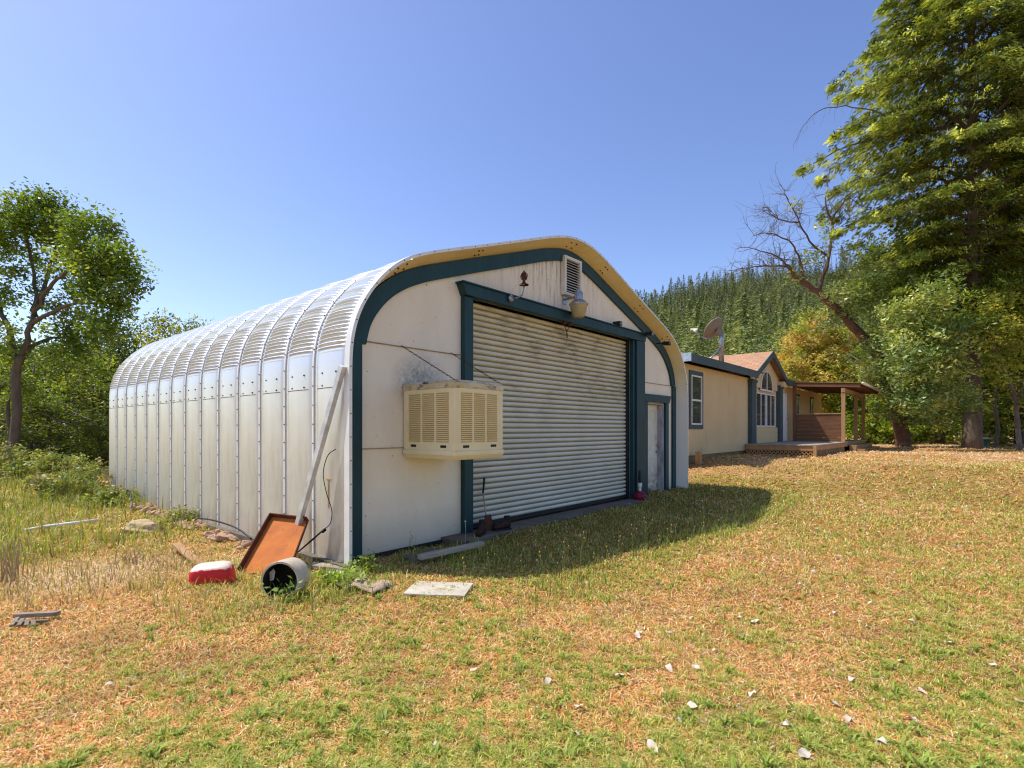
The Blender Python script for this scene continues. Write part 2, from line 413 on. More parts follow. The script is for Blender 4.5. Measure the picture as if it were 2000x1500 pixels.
M['stalk'] = weathered('dry_stalk', (0.50, 0.38, 0.20), dark=(.35,.25,.12), rough=.9, scale=9)
M['greenstem'] = weathered('green_stem', (0.25, 0.27, 0.07), rough=.8, scale=9)
M['flower'] = weathered('seed_head', (0.50, 0.43, 0.24), rough=.9, scale=9)
M['yellow'] = weathered('yellow_petal', (0.80, 0.55, 0.03), rough=.7, scale=9)

# ------------------------------------------------------------------ ground
def axis_pts(lo, hi, fine_lo, fine_hi, step, grow=1.25):
    a = list(np.arange(fine_lo, fine_hi + 1e-6, step))
    x, s = fine_hi, step
    while x < hi: s *= grow; x += s; a.append(x)
    x, s = fine_lo, step
    while x > lo: s *= grow; x -= s; a.insert(0, x)
    return np.array(a)

def lawn_green(x, y):
    """0 dry .. 1 green"""
    s = x * U[0] + y * U[1]; t = x * V[0] + y * V[1] - DW
    g = 0.5 + 0.62 * ((0.42 * fbm(x, y, 0.30, 1, 3) + 0.33 * fbm(x, y, 1.5, 7, 3) + .25 * fbm(x, y, 6.0, 17, 3)) - .5)
    g = g + 0.055 * np.clip((x - 1.0) / 3, -.6, 1) * (y < 13)
    for (qx, qy, qr, qa) in ((.9, 5.3, 1.3, .07), (2.6, 7.4, 1.6, .08), (.2, 3.2, .9, .05), (-2.2, 3.2, 1.2, .06), (-3.6, 3.6, 1.0, .05), (5, 11, 2, .05)):
        g = g - qa * np.exp(-((x - qx) ** 2 + (y - qy) ** 2) / qr ** 2)
    g = g + 0.14 * ((t < 0.2) & (t > -3.0) & (s > 4.2) & (s < 14.5))     # greener strip along the gable front
    left = (s < 3.3) & (t > 1.6)
    g = g + 0.16 * left * np.clip((t - 1.6) / 3.0, 0, 1)
    g = g - 0.16 * ((y > 13) & (x > 6)) * np.clip((y - 13) / 4, 0, 1) * np.clip((x-6)/2, 0, 1)
    d = np.hypot(x + 4.7, (y - 5.9) * 1.2); g = g - 0.25 * np.clip(1.25 - d, 0, 1)      # bare straw patch
    return g

def ground_col(x, y, r=None):
    g = lawn_green(x, y)
    k = np.clip((g - 0.44) / 0.16, 0, 1)[:, None]
    o = fbm(x, y, 0.9, 21, 4)[:, None]
    dry = np.array([0.60, 0.32, 0.12]) * (1 - o) + np.array([0.78, 0.56, 0.30]) * o
    dry = dry * (0.86 + 0.28 * fbm(x, y, 6.0, 5, 2)[:, None])
    grn = np.array([0.42, 0.34, 0.10]) * (1 - o) + np.array([0.55, 0.42, 0.16]) * o
    c = dry * (1 - k) + grn * k
    litter = (np.clip((y - 13) / 5, 0, 1) * np.clip((x - 5) / 4, 0, 1))[:, None] * (fbm(x, y, .5, 33, 3)[:, None] > .42)
    c = c * (1 - .8 * litter) + np.array([0.72, 0.46, 0.27]) * .8 * litter
    return c * .70

xs = axis_pts(-2500, 2500, -16, 30, 0.16, 1.22); ys = axis_pts(-60, 3000, 0.5, 36, 0.16, 1.22)
gx, gy = np.meshgrid(xs, ys)
gx, gy = gx.ravel(), gy.ravel()
gzv = ground_z(gx, gy)
near = (np.abs(gx) < 40) & (gy < 45)
gzv = gzv + np.where(near, (fbm(gx, gy, 2.2, 9, 3) - .5) * 0.05, 0)
nx, ny = len(xs), len(ys)
idx = np.arange(nx * ny).reshape(ny, nx)
fc = np.stack([idx[:-1, :-1].ravel(), idx[:-1, 1:].ravel(), idx[1:, 1:].ravel(), idx[1:, :-1].ravel()], 1)
me = mesh_np('ground', np.stack([gx, gy, gzv], 1), fc, ground_col(gx, gy), smooth=True)
def ground_mat():
    m, nt, out = new_mat('dry_lawn')
    a = N(nt, 'ShaderNodeVertexColor', layer_name='Col').outputs['Color']
    v = mapped(nt, (1,1,1))
    n1 = noise(nt, v, 22, 6, .75); n2 = noise(nt, v, 90, 4, .7)
    c = mixc(nt, 1.0, a, ramp(nt, n1, .3, .72, (.55,.50,.45), (1.25,1.2,1.1)), 'MULTIPLY')
    c = mixc(nt, .8, c, ramp(nt, n2, .3, .7, (.55,.5,.45), (1.35,1.3,1.2)), 'MULTIPLY')
    h = mixc(nt, .5, n1, n2)
    bp = N(nt, 'ShaderNodeBump', {'Height': n1, 'Strength': .9, 'Distance': .03})
    b = N(nt, 'ShaderNodeBsdfPrincipled', {'Base Color': c, 'Roughness': .95, 'Specular IOR Level': .05, 'Normal': bp.outputs['Normal']})
    nt.links.new(b.outputs[0], out.inputs[0]); return m
set_props(link_mesh('ground', me, ground_mat()), kind='structure')

def near_ground(x, y):
    return ground_z(x, y) + (fbm(x, y, 2.2, 9, 3) - .5) * 0.05

def inside_shed(x, y, pad=0.0):  # crown shade painted in: sprays darker towards the trunk
    s = x * U[0] + y * U[1]; t = x * V[0] + y * V[1] - DW
    shed = (s > 3.42 - pad) & (s < 12.7 + pad) & (t > 0.02 - pad) & (t < 10.7)
    house = (s > 14.8) & (s < 34) & (t > .7) & (t < 9)
    deck = (s > 20.4) & (s < 32) & (t > -1.55) & (t <= .8)
    slab = (s > 4.9) & (s < 10.9) & (t > -.42) & (t < .1)
    return shed | house | deck | slab

# ------------------------------------------------------------------ grass
def sample_view(n, d0, d1, power=1.0, seed=0, xl=-560, xr=2100):
    r = np.random.default_rng(seed)
    # even in the picture-ish: density falls with distance
    u_ = r.random(n)
    D = 1.0 / (1 / d0 + (1 / d1 - 1 / d0) * u_ ** power)
    px = r.uniform(xl, xr, n) if xl > -500 else r.uniform(-60, 2060, n)
    x = (px - CX) / FPX * D
    return x, D

def blades(name, x, y, h, w, lean, colr, seed, nseg=2):
    """tapered bent blades: each a base pair, a mid pair and a tip"""
    r = np.random.default_rng(seed); n = len(x)
    a = r.uniform(0, 2 * np.pi, n); b = a + np.pi / 2 + r.uniform(-.5, .5, n)
    z = near_ground(x, y) - 0.005
    dx, dy = np.cos(a), np.sin(a); wx, wy = np.cos(b) * w / 2, np.sin(b) * w / 2
    l1, l2 = h * lean * .35, h * lean
    V_ = np.zeros((n, 5, 3))
    V_[:, 0] = np.stack([x - wx, y - wy, z], 1); V_[:, 1] = np.stack([x + wx, y + wy, z], 1)
    mx, my, mz = x + dx * l1, y + dy * l1, z + h * .6
    V_[:, 2] = np.stack([mx + wx * .8, my + wy * .8, mz], 1); V_[:, 3] = np.stack([mx - wx * .8, my - wy * .8, mz], 1)
    zt = z + h * np.clip(1 - .35 * lean, .15, 1)
    V_[:, 4] = np.stack([x + dx * l2, y + dy * l2, zt], 1)
    base = np.arange(n)[:, None] * 5
    f = np.concatenate([base + [0, 1, 2], base + [0, 2, 3], base + [3, 2, 4]])
    c = np.repeat(colr[:, None, :], 5, 1); c[:, :2] *= .7; c[:, 4] *= 1.1
    return V_.reshape(-1, 3), f, c.reshape(-1, 3)

def join(parts):
    vs, fs, cs, o = [], [], [], 0
    for v, f, c in parts:
        vs.append(v); fs.append(f + o); cs.append(c); o += len(v)
    return np.concatenate(vs), np.concatenate(fs), np.concatenate(cs)

parts = []
# dry thatch
x, y = sample_view(330000, 2.1, 34, 1.0, 1)
keep = ~inside_shed(x, y); x, y = x[keep], y[keep]
sz = np.clip(y / 5.0, .75, 5.0)
g = lawn_green(x, y); r = np.random.default_rng(2); n = len(x)
pal = np.array([[.88,.44,.14],[.95,.66,.32],[1.0,.86,.60],[.78,.34,.10],[.84,.55,.22],[.55,.24,.08],[.66,.58,.18],[.20,.10,.05],[.92,.50,.20]])
c = pal[r.integers(0, 9, n)] * r.uniform(.8, 1.15, (n, 1))
c = c * (1 - .22 * np.clip((.42 - vnoise(x, y, 3.0, 44)[:, None]) / .25, 0, 1))
far_ = (np.clip((y - 12) / 4, 0, 1) * np.clip((x - 5) / 3, 0, 1) * (fbm(x, y, .5, 33, 3) > .40))[:, None] * .75
c = c * (1 - far_) + np.array([[.92,.68,.48],[.80,.52,.34],[1.0,.84,.68],[.60,.32,.18]])[r.integers(0, 4, n)] * far_
pw = np.clip(1.3 - np.hypot(x + 4.7, (y - 5.95) * 1.3), 0, 1)[:, None] + .7 * np.clip(1 - np.hypot(x + 3.2, (y - 6.3) * 1.2) / .8, 0, 1)[:, None]
c = c * (1 - np.clip(pw, 0, .8)) + np.array([.95, .80, .58]) * np.clip(pw, 0, .8) * r.uniform(.7, 1.1, (n, 1))
parts.append(blades('dry', x, y, r.uniform(.014, .050, n) * sz ** .6, r.uniform(.004, .009, n) * sz, r.uniform(1.4, 4.2, n), c, 3))
thatch_v, thatch_f, thatch_c = join(parts)
set_props(link_mesh('dry_grass', mesh_np('dry_grass', thatch_v, thatch_f, thatch_c), M['grassm']), 'short dry orange and straw coloured grass covering the lawn', 'dry grass', kind='stuff')
# green blades, grown in tufts
parts = []
x, y = sample_view(520000, 2.1, 34, 1.0, 5)
g = lawn_green(x, y) + (fbm(x, y, 5.0, 61, 2) - .5) * .35
r = np.random.default_rng(6)
keep = (~inside_shed(x, y)) & (r.random(len(x)) < np.clip((g - .40) / .20, 0.10, 1))
x, y = x[keep], y[keep]; n = len(x); r = np.random.default_rng(7)
# pull towards tuft centres
cell = .13; tx = (np.floor(x / cell) + .5 + (_tab[np.floor(x / cell).astype(int) % 256, np.floor(y / cell).astype(int) % 256] - .5) * .8) * cell
ty = (np.floor(y / cell) + .5 + (_tab[np.floor(y / cell).astype(int) % 256, np.floor(x / cell).astype(int) % 256] - .5) * .8) * cell
pull = r.uniform(.3, .95, n) * (r.random(n) < .6) * (y < 14)
x = x * (1 - pull) + tx * pull; y = y * (1 - pull) + ty * pull
sz = np.clip(y / 5.0, .7, 5.0)
pal = np.array([[.34,.40,.07],[.46,.50,.09],[.24,.31,.05],[.60,.60,.14],[.40,.46,.08],[.76,.66,.26]])
c = pal[r.integers(0, 6, n)] * r.uniform(.7, 1.2, (n, 1))
parts.append(blades('green', x, y, r.uniform(.02, .07, n) * sz ** .45, r.uniform(.004, .009, n) * sz, r.uniform(.3, 1.6, n), c, 8))
# longer grass near the left wall, along the shed's front shade and its sunlit fringe
def band(n, s0, s1, t0, t1, h0, h1, seed, pal, w=.007):
    r = np.random.default_rng(seed)
    s = r.uniform(s0, s1, n); t = r.uniform(t0, t1, n)
    k = fbm(s, t, .9, seed, 3) + r.random(n) * .3 > .55
    s, t = s[k], t[k]; x = U[0] * s + V[0] * (t + DW); y = U[1] * s + V[1] * (t + DW)
    k = (~inside_shed(x, y)) & (y > 1.8); x, y = x[k], y[k]; n = len(x)
    c = np.array(pal)[r.integers(0, len(pal), n)] * r.uniform(.7, 1.2, (n, 1))
    return blades('b', x, y, r.uniform(h0, h1, n), r.uniform(w * .6, w * 1.4, n), r.uniform(.1, .8, n), c, seed)
gp = [[.32,.40,.07],[.42,.48,.09],[.24,.33,.06],[.54,.54,.16]]
parts.append(band(26000, -9, 3.3, 3.0, 16, .10, .35, 21, gp + [[.5,.42,.2]], .014))
parts.append(band(9000, 4.2, 13.5, -2.55, -.1, .04, .12, 22, [[.16,.20,.04],[.22,.24,.06],[.12,.16,.035]], .008))  # darker palette paints the shed's shadow into these blades
parts.append(band(1500, 3.6, 7.5, -2.75, -2.2, .05, .18, 23, gp, .008))
parts.append(band(1300, 7.5, 12.5, -3.0, -2.5, .05, .20, 26, gp, .008))
parts.append(band(3200, 1.5, 3.7, -1.1, 1.4, .05, .15, 27, gp + [[.75,.58,.3],[.8,.6,.34]], .007))
parts.append(band(1800, 2.4, 5.2, -1.2, -.3, .06, .20, 24, gp, .010))
parts.append(band(3500, -2, 2.4, .5, 3.2, .05, .18, 25, [[.55,.40,.20],[.62,.48,.26],[.4,.36,.1]], .010))
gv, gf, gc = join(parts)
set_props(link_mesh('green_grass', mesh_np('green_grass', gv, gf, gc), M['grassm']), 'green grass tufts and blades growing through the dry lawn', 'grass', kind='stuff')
# broad leafed lawn weeds: rosettes of wider blades
r = np.random.default_rng(31)
x, y = sample_view(620, 2.2, 9, 1.0, 32); k = (~inside_shed(x, y)) & (lawn_green(x, y) > .49); x, y = x[k], y[k]
rx, ry = [], []
n = len(x); m_ = 11
X = np.repeat(x, m_) + r.normal(0, .012, n * m_); Y = np.repeat(y, m_) + r.normal(0, .012, n * m_)
c = np.array([[.28,.37,.07]]) * r.uniform(.7, 1.25, (n * m_, 1))
bv, bf, bc = blades('w', X, Y, np.repeat(r.uniform(.04, .10, n), m_) * r.uniform(.6, 1.1, n * m_), r.uniform(.009, .017, n * m_), r.uniform(.5, 1.5, n * m_), c, 33)
set_props(link_mesh('lawn_weeds', mesh_np('lawn_weeds', bv, bf, bc), M['grassm']), 'broad bladed green weed rosettes dotted over the lawn', 'weeds', kind='stuff')
# small debris / pale leaf bits; inner sprays coloured darker to shade the inside of the crown
r = np.random.default_rng(41)
def leafbits(n, d0, d1, seed, s0, s1, pal):
    r = np.random.default_rng(seed)
    x, y = sample_view(n, d0, d1, .9, seed)
    bias = np.where(x > 1.0, 1.0, .10) + (y > 13) * .3
    k = (~inside_shed(x, y)) & (r.random(n) < bias); x, y = x[k], y[k]; n = len(x)
    z = near_ground(x, y) + r.uniform(.006, .02, n)
    a = r.uniform(0, 6.28, n); L = r.uniform(s0, s1, n) * np.clip(y / 6, .8, 3); W = L * r.uniform(.35, .6, n)
    ca, sa = np.cos(a), np.sin(a); tl = r.uniform(-.35, .35, n)
    P = np.zeros((n, 4, 3))
    P[:, 0] = np.stack([x - ca * L, y - sa * L, z - tl * L * .5], 1); P[:, 2] = np.stack([x + ca * L, y + sa * L, z + tl * L * .5], 1)
    P[:, 1] = np.stack([x + sa * W, y - ca * W, z + .3 * W], 1); P[:, 3] = np.stack([x - sa * W, y + ca * W, z + .25 * W], 1)
    f = np.arange(n)[:, None] * 4 + [0, 1, 2, 3]
    c = np.array(pal)[r.integers(0, len(pal), n)] * r.uniform(.8, 1.1, (n, 1))
    return P.reshape(-1, 3), f, np.repeat(c, 4, 0)
lv, lf, lc = join([leafbits(2600, 2.3, 30, 42, .010, .024, [[.78,.70,.58],[.70,.58,.42],[.80,.74,.66]]),
                   leafbits(9000, 9, 34, 43, .018, .034, [[.80,.62,.46],[.62,.34,.18],[.55,.27,.14],[.78,.68,.55]])])
set_props(link_mesh('leaf_litter', mesh_np('leaf_litter', lv, lf, lc), M['grassm']), 'scattered small pale and rusty dry leaf litter on the grass', 'leaf litter', kind='stuff')

# larger fallen leaves, one object each
def leaf_mesh(seed, L, W):
    r = random.Random(seed); mb = MB(); nseg = 7; left, mid, right = [], [], []
    for i in range(nseg + 1):
        k = i / nseg; w = W * math.sin(math.pi * min(1, max(0.0, k * .96 + .02))) ** .7 / 2
        zc = .018 * math.sin(k * 3.1) * r.uniform(.6, 1.2) + .012 * math.sin(k * 7 + seed)
        left.append((L * (k - .5), w, zc + .35 * w + r.uniform(-.002, .002))); mid.append((L * (k - .5), 0, zc)); right.append((L * (k - .5), -w, zc + .30 * w + r.uniform(-.002, .002)))
    vs = left + mid + right; n = nseg + 1; fs = []
    for i in range(nseg): fs += [(i, i+1, n+i+1, n+i), (n+i, n+i+1, 2*n+i+1, 2*n+i)]
    mb.add(vs, fs); mb.tube([(L*.5, 0, 0), (L*.66, .004, .01)], .0016, 5)
    return mb
lp = [(1245,1252),(1305,1243),(1360,1308),(1398,1275),(1307,1310),(1445,1215),(1475,1222),(1318,1203),(1248,1245),(1070,1340),(1122,1445),(1275,1468),(1352,1385),(1325,1412),(1700,1180),(1565,1148),
      (1853,1263),(1942,1307),(1932,1328),(1663,1335),(1540,1425),(1568,1482),(925,1312),(123,1318),(852,1455),(1395,1357),(1130,1390),(1642,1034),(1715,1043),(1790,1005),(1692,1080),(1640,1090),(1895,1061),
      (1783,1222),(1697,1228),(1630,1378),(1800,1356),(1990,1376),(1780,1412),(1655,1410),(1515,1027),(1595,1038),(1868,1070),(1985,1137),(1950,1098),(1424,1164),(1512,1098),(1350,1215),(1500,1000),(1590,1122),(1745,1122),(1842,1117),
      (1145,1145),(1630,1200),(1760,1300),(1470,1360),(1840,1455),(1210,1330),(1720,1460),(215,1345)]
protos = []
for i, (px, py) in enumerate(lp):
    D = (EYE + .02) * FPX / (py - CY); x_, y_ = (px - CX) / FPX * D, D  # distance haze blended into the tree colours
    D = (EYE - gz(x_, y_)) * FPX / (py - CY); x_, y_ = (px - CX) / FPX * D, D
    z_ = float(near_ground(x_, y_)) + .024
    big = 1.35 if i in (2, 10, 11, 12, 16, 21, 23) else 1.0
    if i < 5:
        o = build(leaf_mesh(i, .085, .045), 'fallen_leaf', M['dryleaf'], smooth=True); protos.append(o)
    else:
        o = protos[i % 5].copy(); col.objects.link(o)
    o.location = (x_, y_, z_); o.rotation_euler = (random.uniform(-.5, .5), random.uniform(-.4, .4), random.uniform(0, 6.28))
    k = big * random.uniform(.5, .9); o.scale = (k, k, k * .7)
    set_props(o, 'pale curled dry leaf fallen on the lawn grass', 'fallen leaf', 'pale dry leaves fallen on the lawn')

# ------------------------------------------------------------------ the arched steel shed
SC = 8.05                                    # middle of the gable, in s
shell_half = [(4.66,0),(4.66,.8),(4.66,1.6),(4.66,2.1),(4.655,2.35),(4.63,2.58),(4.56,2.82),(4.44,3.05),(4.27,3.27),(4.06,3.47),(3.82,3.63),(3.55,3.75),(3.25,3.86),(2.5,4.12),(1.8,4.365),(1.1,4.61),(.8,4.71),(.55,4.78),(.28,4.83),(0,4.85)]
trim_half = [(4.555,0),(4.555,1.5),(4.555,2.35),(4.53,2.60),(4.45,2.88),(4.30,3.12),(4.10,3.33),(3.86,3.50),(3.60,3.63),(3.3,3.75),(2.5,4.03),(1.7,4.30),(1.0,4.54),(.7,4.635),(.45,4.70),(.22,4.745),(0,4.76)]
def full(h): return [(-a, z) for a, z in h] + [(a, z) for a, z in h[::-1][1:]]
def catmull(pts, n):
    out = []
    P = [pts[0]] + pts + [pts[-1]]
    for i in range(1, len(P) - 2):
        p0, p1, p2, p3 = [np.array(P[j]) for j in (i-1, i, i+1, i+2)]
        for k in range(n):
            t = k / n
            out.append(tuple(.5 * ((2*p1) + (-p0+p2)*t + (2*p0-5*p1+4*p2-p3)*t*t + (-p0+3*p1-3*p2+p3)*t**3)))
    out.append(pts[-1]); return out
def resample(pts, step):
    P = np.array(pts); d = np.r_[0, np.cumsum(np.hypot(*np.diff(P, axis=0).T))]
    n = int(d[-1] / step); q = np.linspace(0, d[-1], n + 1)
    return np.stack([np.interp(q, d, P[:, 0]), np.interp(q, d, P[:, 1])], 1), q
def normals2(P):
    T = np.gradient(P, axis=0); T /= np.hypot(T[:, 0], T[:, 1])[:, None]
    return np.stack([-T[:, 1], T[:, 0]], 1)      # left of travel = outwards when walking left to right over the arch
prof = catmull(full(shell_half), 10)
PA, QA = resample(prof, 0.0095)
NA = normals2(PA)
zc = PA[:, 1]; ax = np.abs(PA[:, 0])
crimp = np.clip((zc - 2.42) / .10, 0, 1)
ph = QA / 0.050
crimpamp = .0135 * crimp
ridge = crimpamp * (np.cos(2 * np.pi * ph))
shed = Thing('steel_shed', (SC, 0, 0), 'white arched steel shed with teal trimmed gable front', 'shed')
SB = shed.base
# one arch rib, copied along the building
PITCH = 0.735
def rib_mesh():
    sec = [(0.0, 0), (.095, 0), (.110, .003), (.125, .014), (.16, .021), (.25, .031), (.34, .036), (.44, .037), (.54, .033), (.63, .024), (.69, .013), (.708, .003), (.720, 0), (PITCH + .012, .003)]
    nP = len(PA); V_ = []
    for t_, off in sec:
        k = 1.0 if .15 < t_ < .70 else .35
        # straight parts need few rows, but keep one topology
        o = off + ridge * k
        V_.append(np.stack([PA[:, 0] + NA[:, 0] * o, np.full(nP, t_), PA[:, 1] + NA[:, 1] * o], 1))
    V_ = np.concatenate(V_); ii = np.arange(len(sec) * nP).reshape(len(sec), nP)
    # thin the straight lower walls
    keep = np.ones(nP, bool); straight = zc < 2.3; keep[straight] = False; keep[np.where(straight)[0][::20]] = True; keep[0] = keep[-1] = True
    ii = ii[:, keep]
    f = np.stack([ii[:-1, :-1].ravel(), ii[:-1, 1:].ravel(), ii[1:, 1:].ravel(), ii[1:, :-1].ravel()], 1)
    used = np.unique(f); mp = np.zeros(len(V_), int); mp[used] = np.arange(len(used))
    return mesh_np('arch_panel', V_[used], mp[f], smooth=True)
rm = rib_mesh(); rm.set_sharp_from_angle(angle=R(60))
NR = 14
first = link_mesh('arch_panel', rm, M['steel'], shed.o, (0, -.20, 0))
fl_ = MB(); pf, _q = resample(prof, .05); nf_ = normals2(pf)
for i in range(len(pf)):
    for o_, t_ in ((.0, .036), (.016, .038), (.019, .056), (.016, .076), (.0, .078)): fl_.v.append((pf[i, 0] + nf_[i, 0] * o_, t_, pf[i, 1] + nf_[i, 1] * o_))
for i in range(len(pf) - 1):
    for k in range(4): fl_.f.append((i*5+k, i*5+k+1, i*5+k+6, i*5+k+5))
M['seamwhite'] = weathered('seam_white', (0.86, 0.84, 0.78), rough=.35, metal=.1, scale=4, var=.06)
f0 = build(fl_, 'seam_flange', M['seamwhite'], None, smooth=True, angle=50); fm_ = f0.data; bpy.data.objects.remove(f0)
# bolts along each seam, as small studs
bolt = MB()
def studs(mb, pts, r=.0075, h=.008, axis=None):
    for p, a in pts:
        mb.lathe([(r, 0), (r, h), (r * .4, h * 1.6)], p, a, 6)
for z in np.arange(.18, 2.35, .235):
    studs(bolt, [((-4.676, .048, z), (-1, 0, 0))])
for zz in (2.05, 2.20):
    for tt in (.24, .54): studs(bolt, [((-4.689, tt, zz), (-1, 0, 0))], .012)
for i in range(0, len(PA), 24):
    if PA[i, 0] < -1 and PA[i, 1] > 2.4: studs(bolt, [((PA[i,0] + NA[i,0] * .017, .048, PA[i,1] + NA[i,1] * .017), (NA[i,0], 0, NA[i,1]))])
b0 = build(bolt, 'bolt_row', M['rustdark'], None); bm_ = b0.data; bpy.data.objects.remove(b0)
seam = MB(); lp_ = [(.15, .020), (.25, .031), (.34, .036), (.44, .037), (.54, .033), (.63, .024), (.68, .015)]
for t_, o_ in lp_:
    seam.v += [(-4.663 - o_, t_, 2.015), (-4.663 - o_, t_, 2.023)]
for k in range(len(lp_) - 1): seam.f.append((2*k, 2*k+2, 2*k+3, 2*k+1))
nv_ = len(seam.v); s0_ = build(seam, 'lap', M['rustdark'], None); sm_ = s0_.data; bpy.data.objects.remove(s0_)
for k in range(NR):
    if k == 0: rib = first
    else:
        rib = first.copy(); col.objects.link(rib); rib.parent = shed.o; rib.location = (0, -.20 + k * PITCH, 0)
    o = bpy.data.objects.new('bolt_row', bm_); col.objects.link(o); o.parent = rib
    o = bpy.data.objects.new('seam_flange', fm_); col.objects.link(o); o.parent = rib
    o = bpy.data.objects.new('panel_lap', sm_); col.objects.link(o); o.parent = rib
# front lip and soffit
so = catmull(full(shell_half), 6); so = np.array(so); nso = normals2(so)
outer = so + nso * .055; outer2 = so + nso * .012
tr = np.array(catmull(full(trim_half), 10)); TR, TQ = resample(tr, .012); nTR = normals2(TR)
lip_in, _ = resample(so, .012); nl = normals2(lip_in)
m = min(len(TR), len(lip_in))
pi = np.linspace(0, 1, 900)
def by_frac(P):
    d = np.r_[0, np.cumsum(np.hypot(*np.diff(P, axis=0).T))]; d /= d[-1]
    return np.stack([np.interp(pi, d, P[:, 0]), np.interp(pi, d, P[:, 1])], 1)
A1 = by_frac(TR); A2 = by_frac(lip_in + nl * .02); nA = normals2(A1)
z1 = A1[:, 1]; a1 = np.abs(A1[:, 0])
cr = (np.clip((z1 - 2.3) / .1, 0, 1) * np.clip((3.5 - a1) / -.1 , 0, 1) + (np.clip((.85 - a1) / .1, 0, 1)))
LQ = pi * 12.6
rd = .004 * np.clip(cr, 0, 1) * np.cos(2 * np.pi * LQ / .05)
Vs = [np.stack([A1[:, 0] + nA[:, 0] * (.002), np.full(900, .02), A1[:, 1] + nA[:, 1] * .002], 1)]
for k, t_ in ((.06, -.005), (.5, -.12), (.92, -.245), (1.0, -.27)):
    P = A1 * (1 - k) + A2 * k; e = rd * (1 if k < .99 else .3)
    Vs.append(np.stack([P[:, 0] + nA[:, 0] * e, np.full(900, t_), P[:, 1] + nA[:, 1] * e], 1))
Vs = np.concatenate(Vs); ii = np.arange(5 * 900).reshape(5, 900)
f = np.stack([ii[:-1, :-1].ravel(), ii[:-1, 1:].ravel(), ii[1:, 1:].ravel(), ii[1:, :-1].ravel()], 1)
sm = mesh_np('soffit', Vs, f, smooth=True)
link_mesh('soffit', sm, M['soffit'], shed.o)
sb_ = MB()
for k in (.35, .75):
    for q in (.235, .245, .332, .338, .487, .497, .56, .566, .655, .663, .745, .753):
        i = int(q * 899); P = A1[i] * (1 - k) + A2[i] * k
        studs(sb_, [((P[0], -.27 * k, P[1]), (-nA[i, 0], 0, -nA[i, 1]))], .013, .012)
build(sb_, 'soffit_bolts', M['rustdark'], shed.o)
lip = MB()
L0 = [tuple(p) for p in (lip_in + nl * .022)[::6]]; L1 = [tuple(p) for p in (lip_in + nl * .062)[::6]]
L0[-1] = (4.682, 0); L1[-1] = (4.722, 0)
lip.strip(L0, L1, -.285, -.18)
build(lip, 'front_flange', M['seamwhite'], shed.o, bevel=.003)
lb = MB()
for i in range(10, len(lip_in), 22):
    p = lip_in[i] + nl[i] * .042
    lb.lathe([(.008, 0), (.008, .004)], (p[0], -.284, p[1]), (0, -1, 0), 6, True)
build(lb, 'flange_bolts', M['rustdark'], shed.o)
# rear wall closing the arch
back = MB(); back.prism([(x, z) for x, z in so[::2]], NR * PITCH - .27, NR * PITCH - .24)
build(back, 'rear_wall', M['steel'], shed.o)
# teal trim: outer edge follows the arch, inner edge parallel
up = [(p, n_) for p, n_ in zip(TR, nTR)]
U0 = [tuple(p) for p, n_ in up if p[1] > 2.585]; U1 = [tuple(p - n_ * .205) for p, n_ in up if p[1] > 2.585]
tm = MB(); tm.strip(U1[::4], U0[::4], -.035, .01)
build(tm, 'arch_trim', M['teal'], shed.o)
for sg, nm in ((-1, 'corner_trim'), (1, 'corner_trim')):
    q = MB(); lo = [p for p, n_ in up if p[1] <= 2.60 and p[0] * sg > 0]
    lo = sorted([tuple(p) for p in lo], key=lambda p: p[1])
    q.strip([(sg * 4.39, z) for x, z in lo[::8]] + [(sg * 4.39, lo[-1][1])], [(x, z) for x, z in lo[::8]] + [lo[-1]], -.042, .01)
    build(q, nm, M['teal'], shed.o, bevel=.004)
# siding: strips between the openings
def top_of(x):
    return float(np.interp(x, TR[:, 0], TR[:, 1]))
RD = (5.47 - SC, 10.33 - SC, 3.44)      # roller opening
MD = (11.08 - SC, 12.0 - SC, 2.14)      # man door opening
sd = MB()
edges = sorted(set(list(np.arange(-4.54, 4.55, .12)) + [RD[0], RD[1], MD[0], MD[1], 4.54]))
for a_, b_ in zip(edges, edges[1:]):
    mid = (a_ + b_) / 2; z0 = 0.0
    if RD[0] <= mid <= RD[1]: z0 = RD[2]
    if MD[0] <= mid <= MD[1]: z0 = MD[2]
    ta = top_of(a_) if abs(a_) < 4.5 else 2.62; tb = top_of(b_) if abs(b_) < 4.5 else 2.62
    n0 = len(sd.v)
    sd.v += [(a_, .012, z0), (b_, .012, z0), (b_, .012, tb), (a_, .012, ta)]; sd.f.append((n0, n0+1, n0+2, n0+3))
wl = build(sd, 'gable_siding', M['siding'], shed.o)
import bmesh
bm = bmesh.new(); bm.from_mesh(wl.data); bmesh.ops.remove_doubles(bm, verts=bm.verts, dist=.0005)
for f_ in bm.faces:
    if f_.normal.y > 0: f_.normal_flip()
bm.to_mesh(wl.data); bm.free()
fl = MB()
fl.box(-4.385, RD[0] - .14, -.004, .010, 2.585, 2.597); fl.box(4.385, RD[1] + .5, -.004, .010, 2.575, 2.587)
fl.box(-4.385, RD[0] - .14, -.004, .010, 1.285, 1.295)
build(fl, 'siding_seam', weathered('seam_dirt', (.45,.33,.18), rough=.8, scale=9), shed.o)
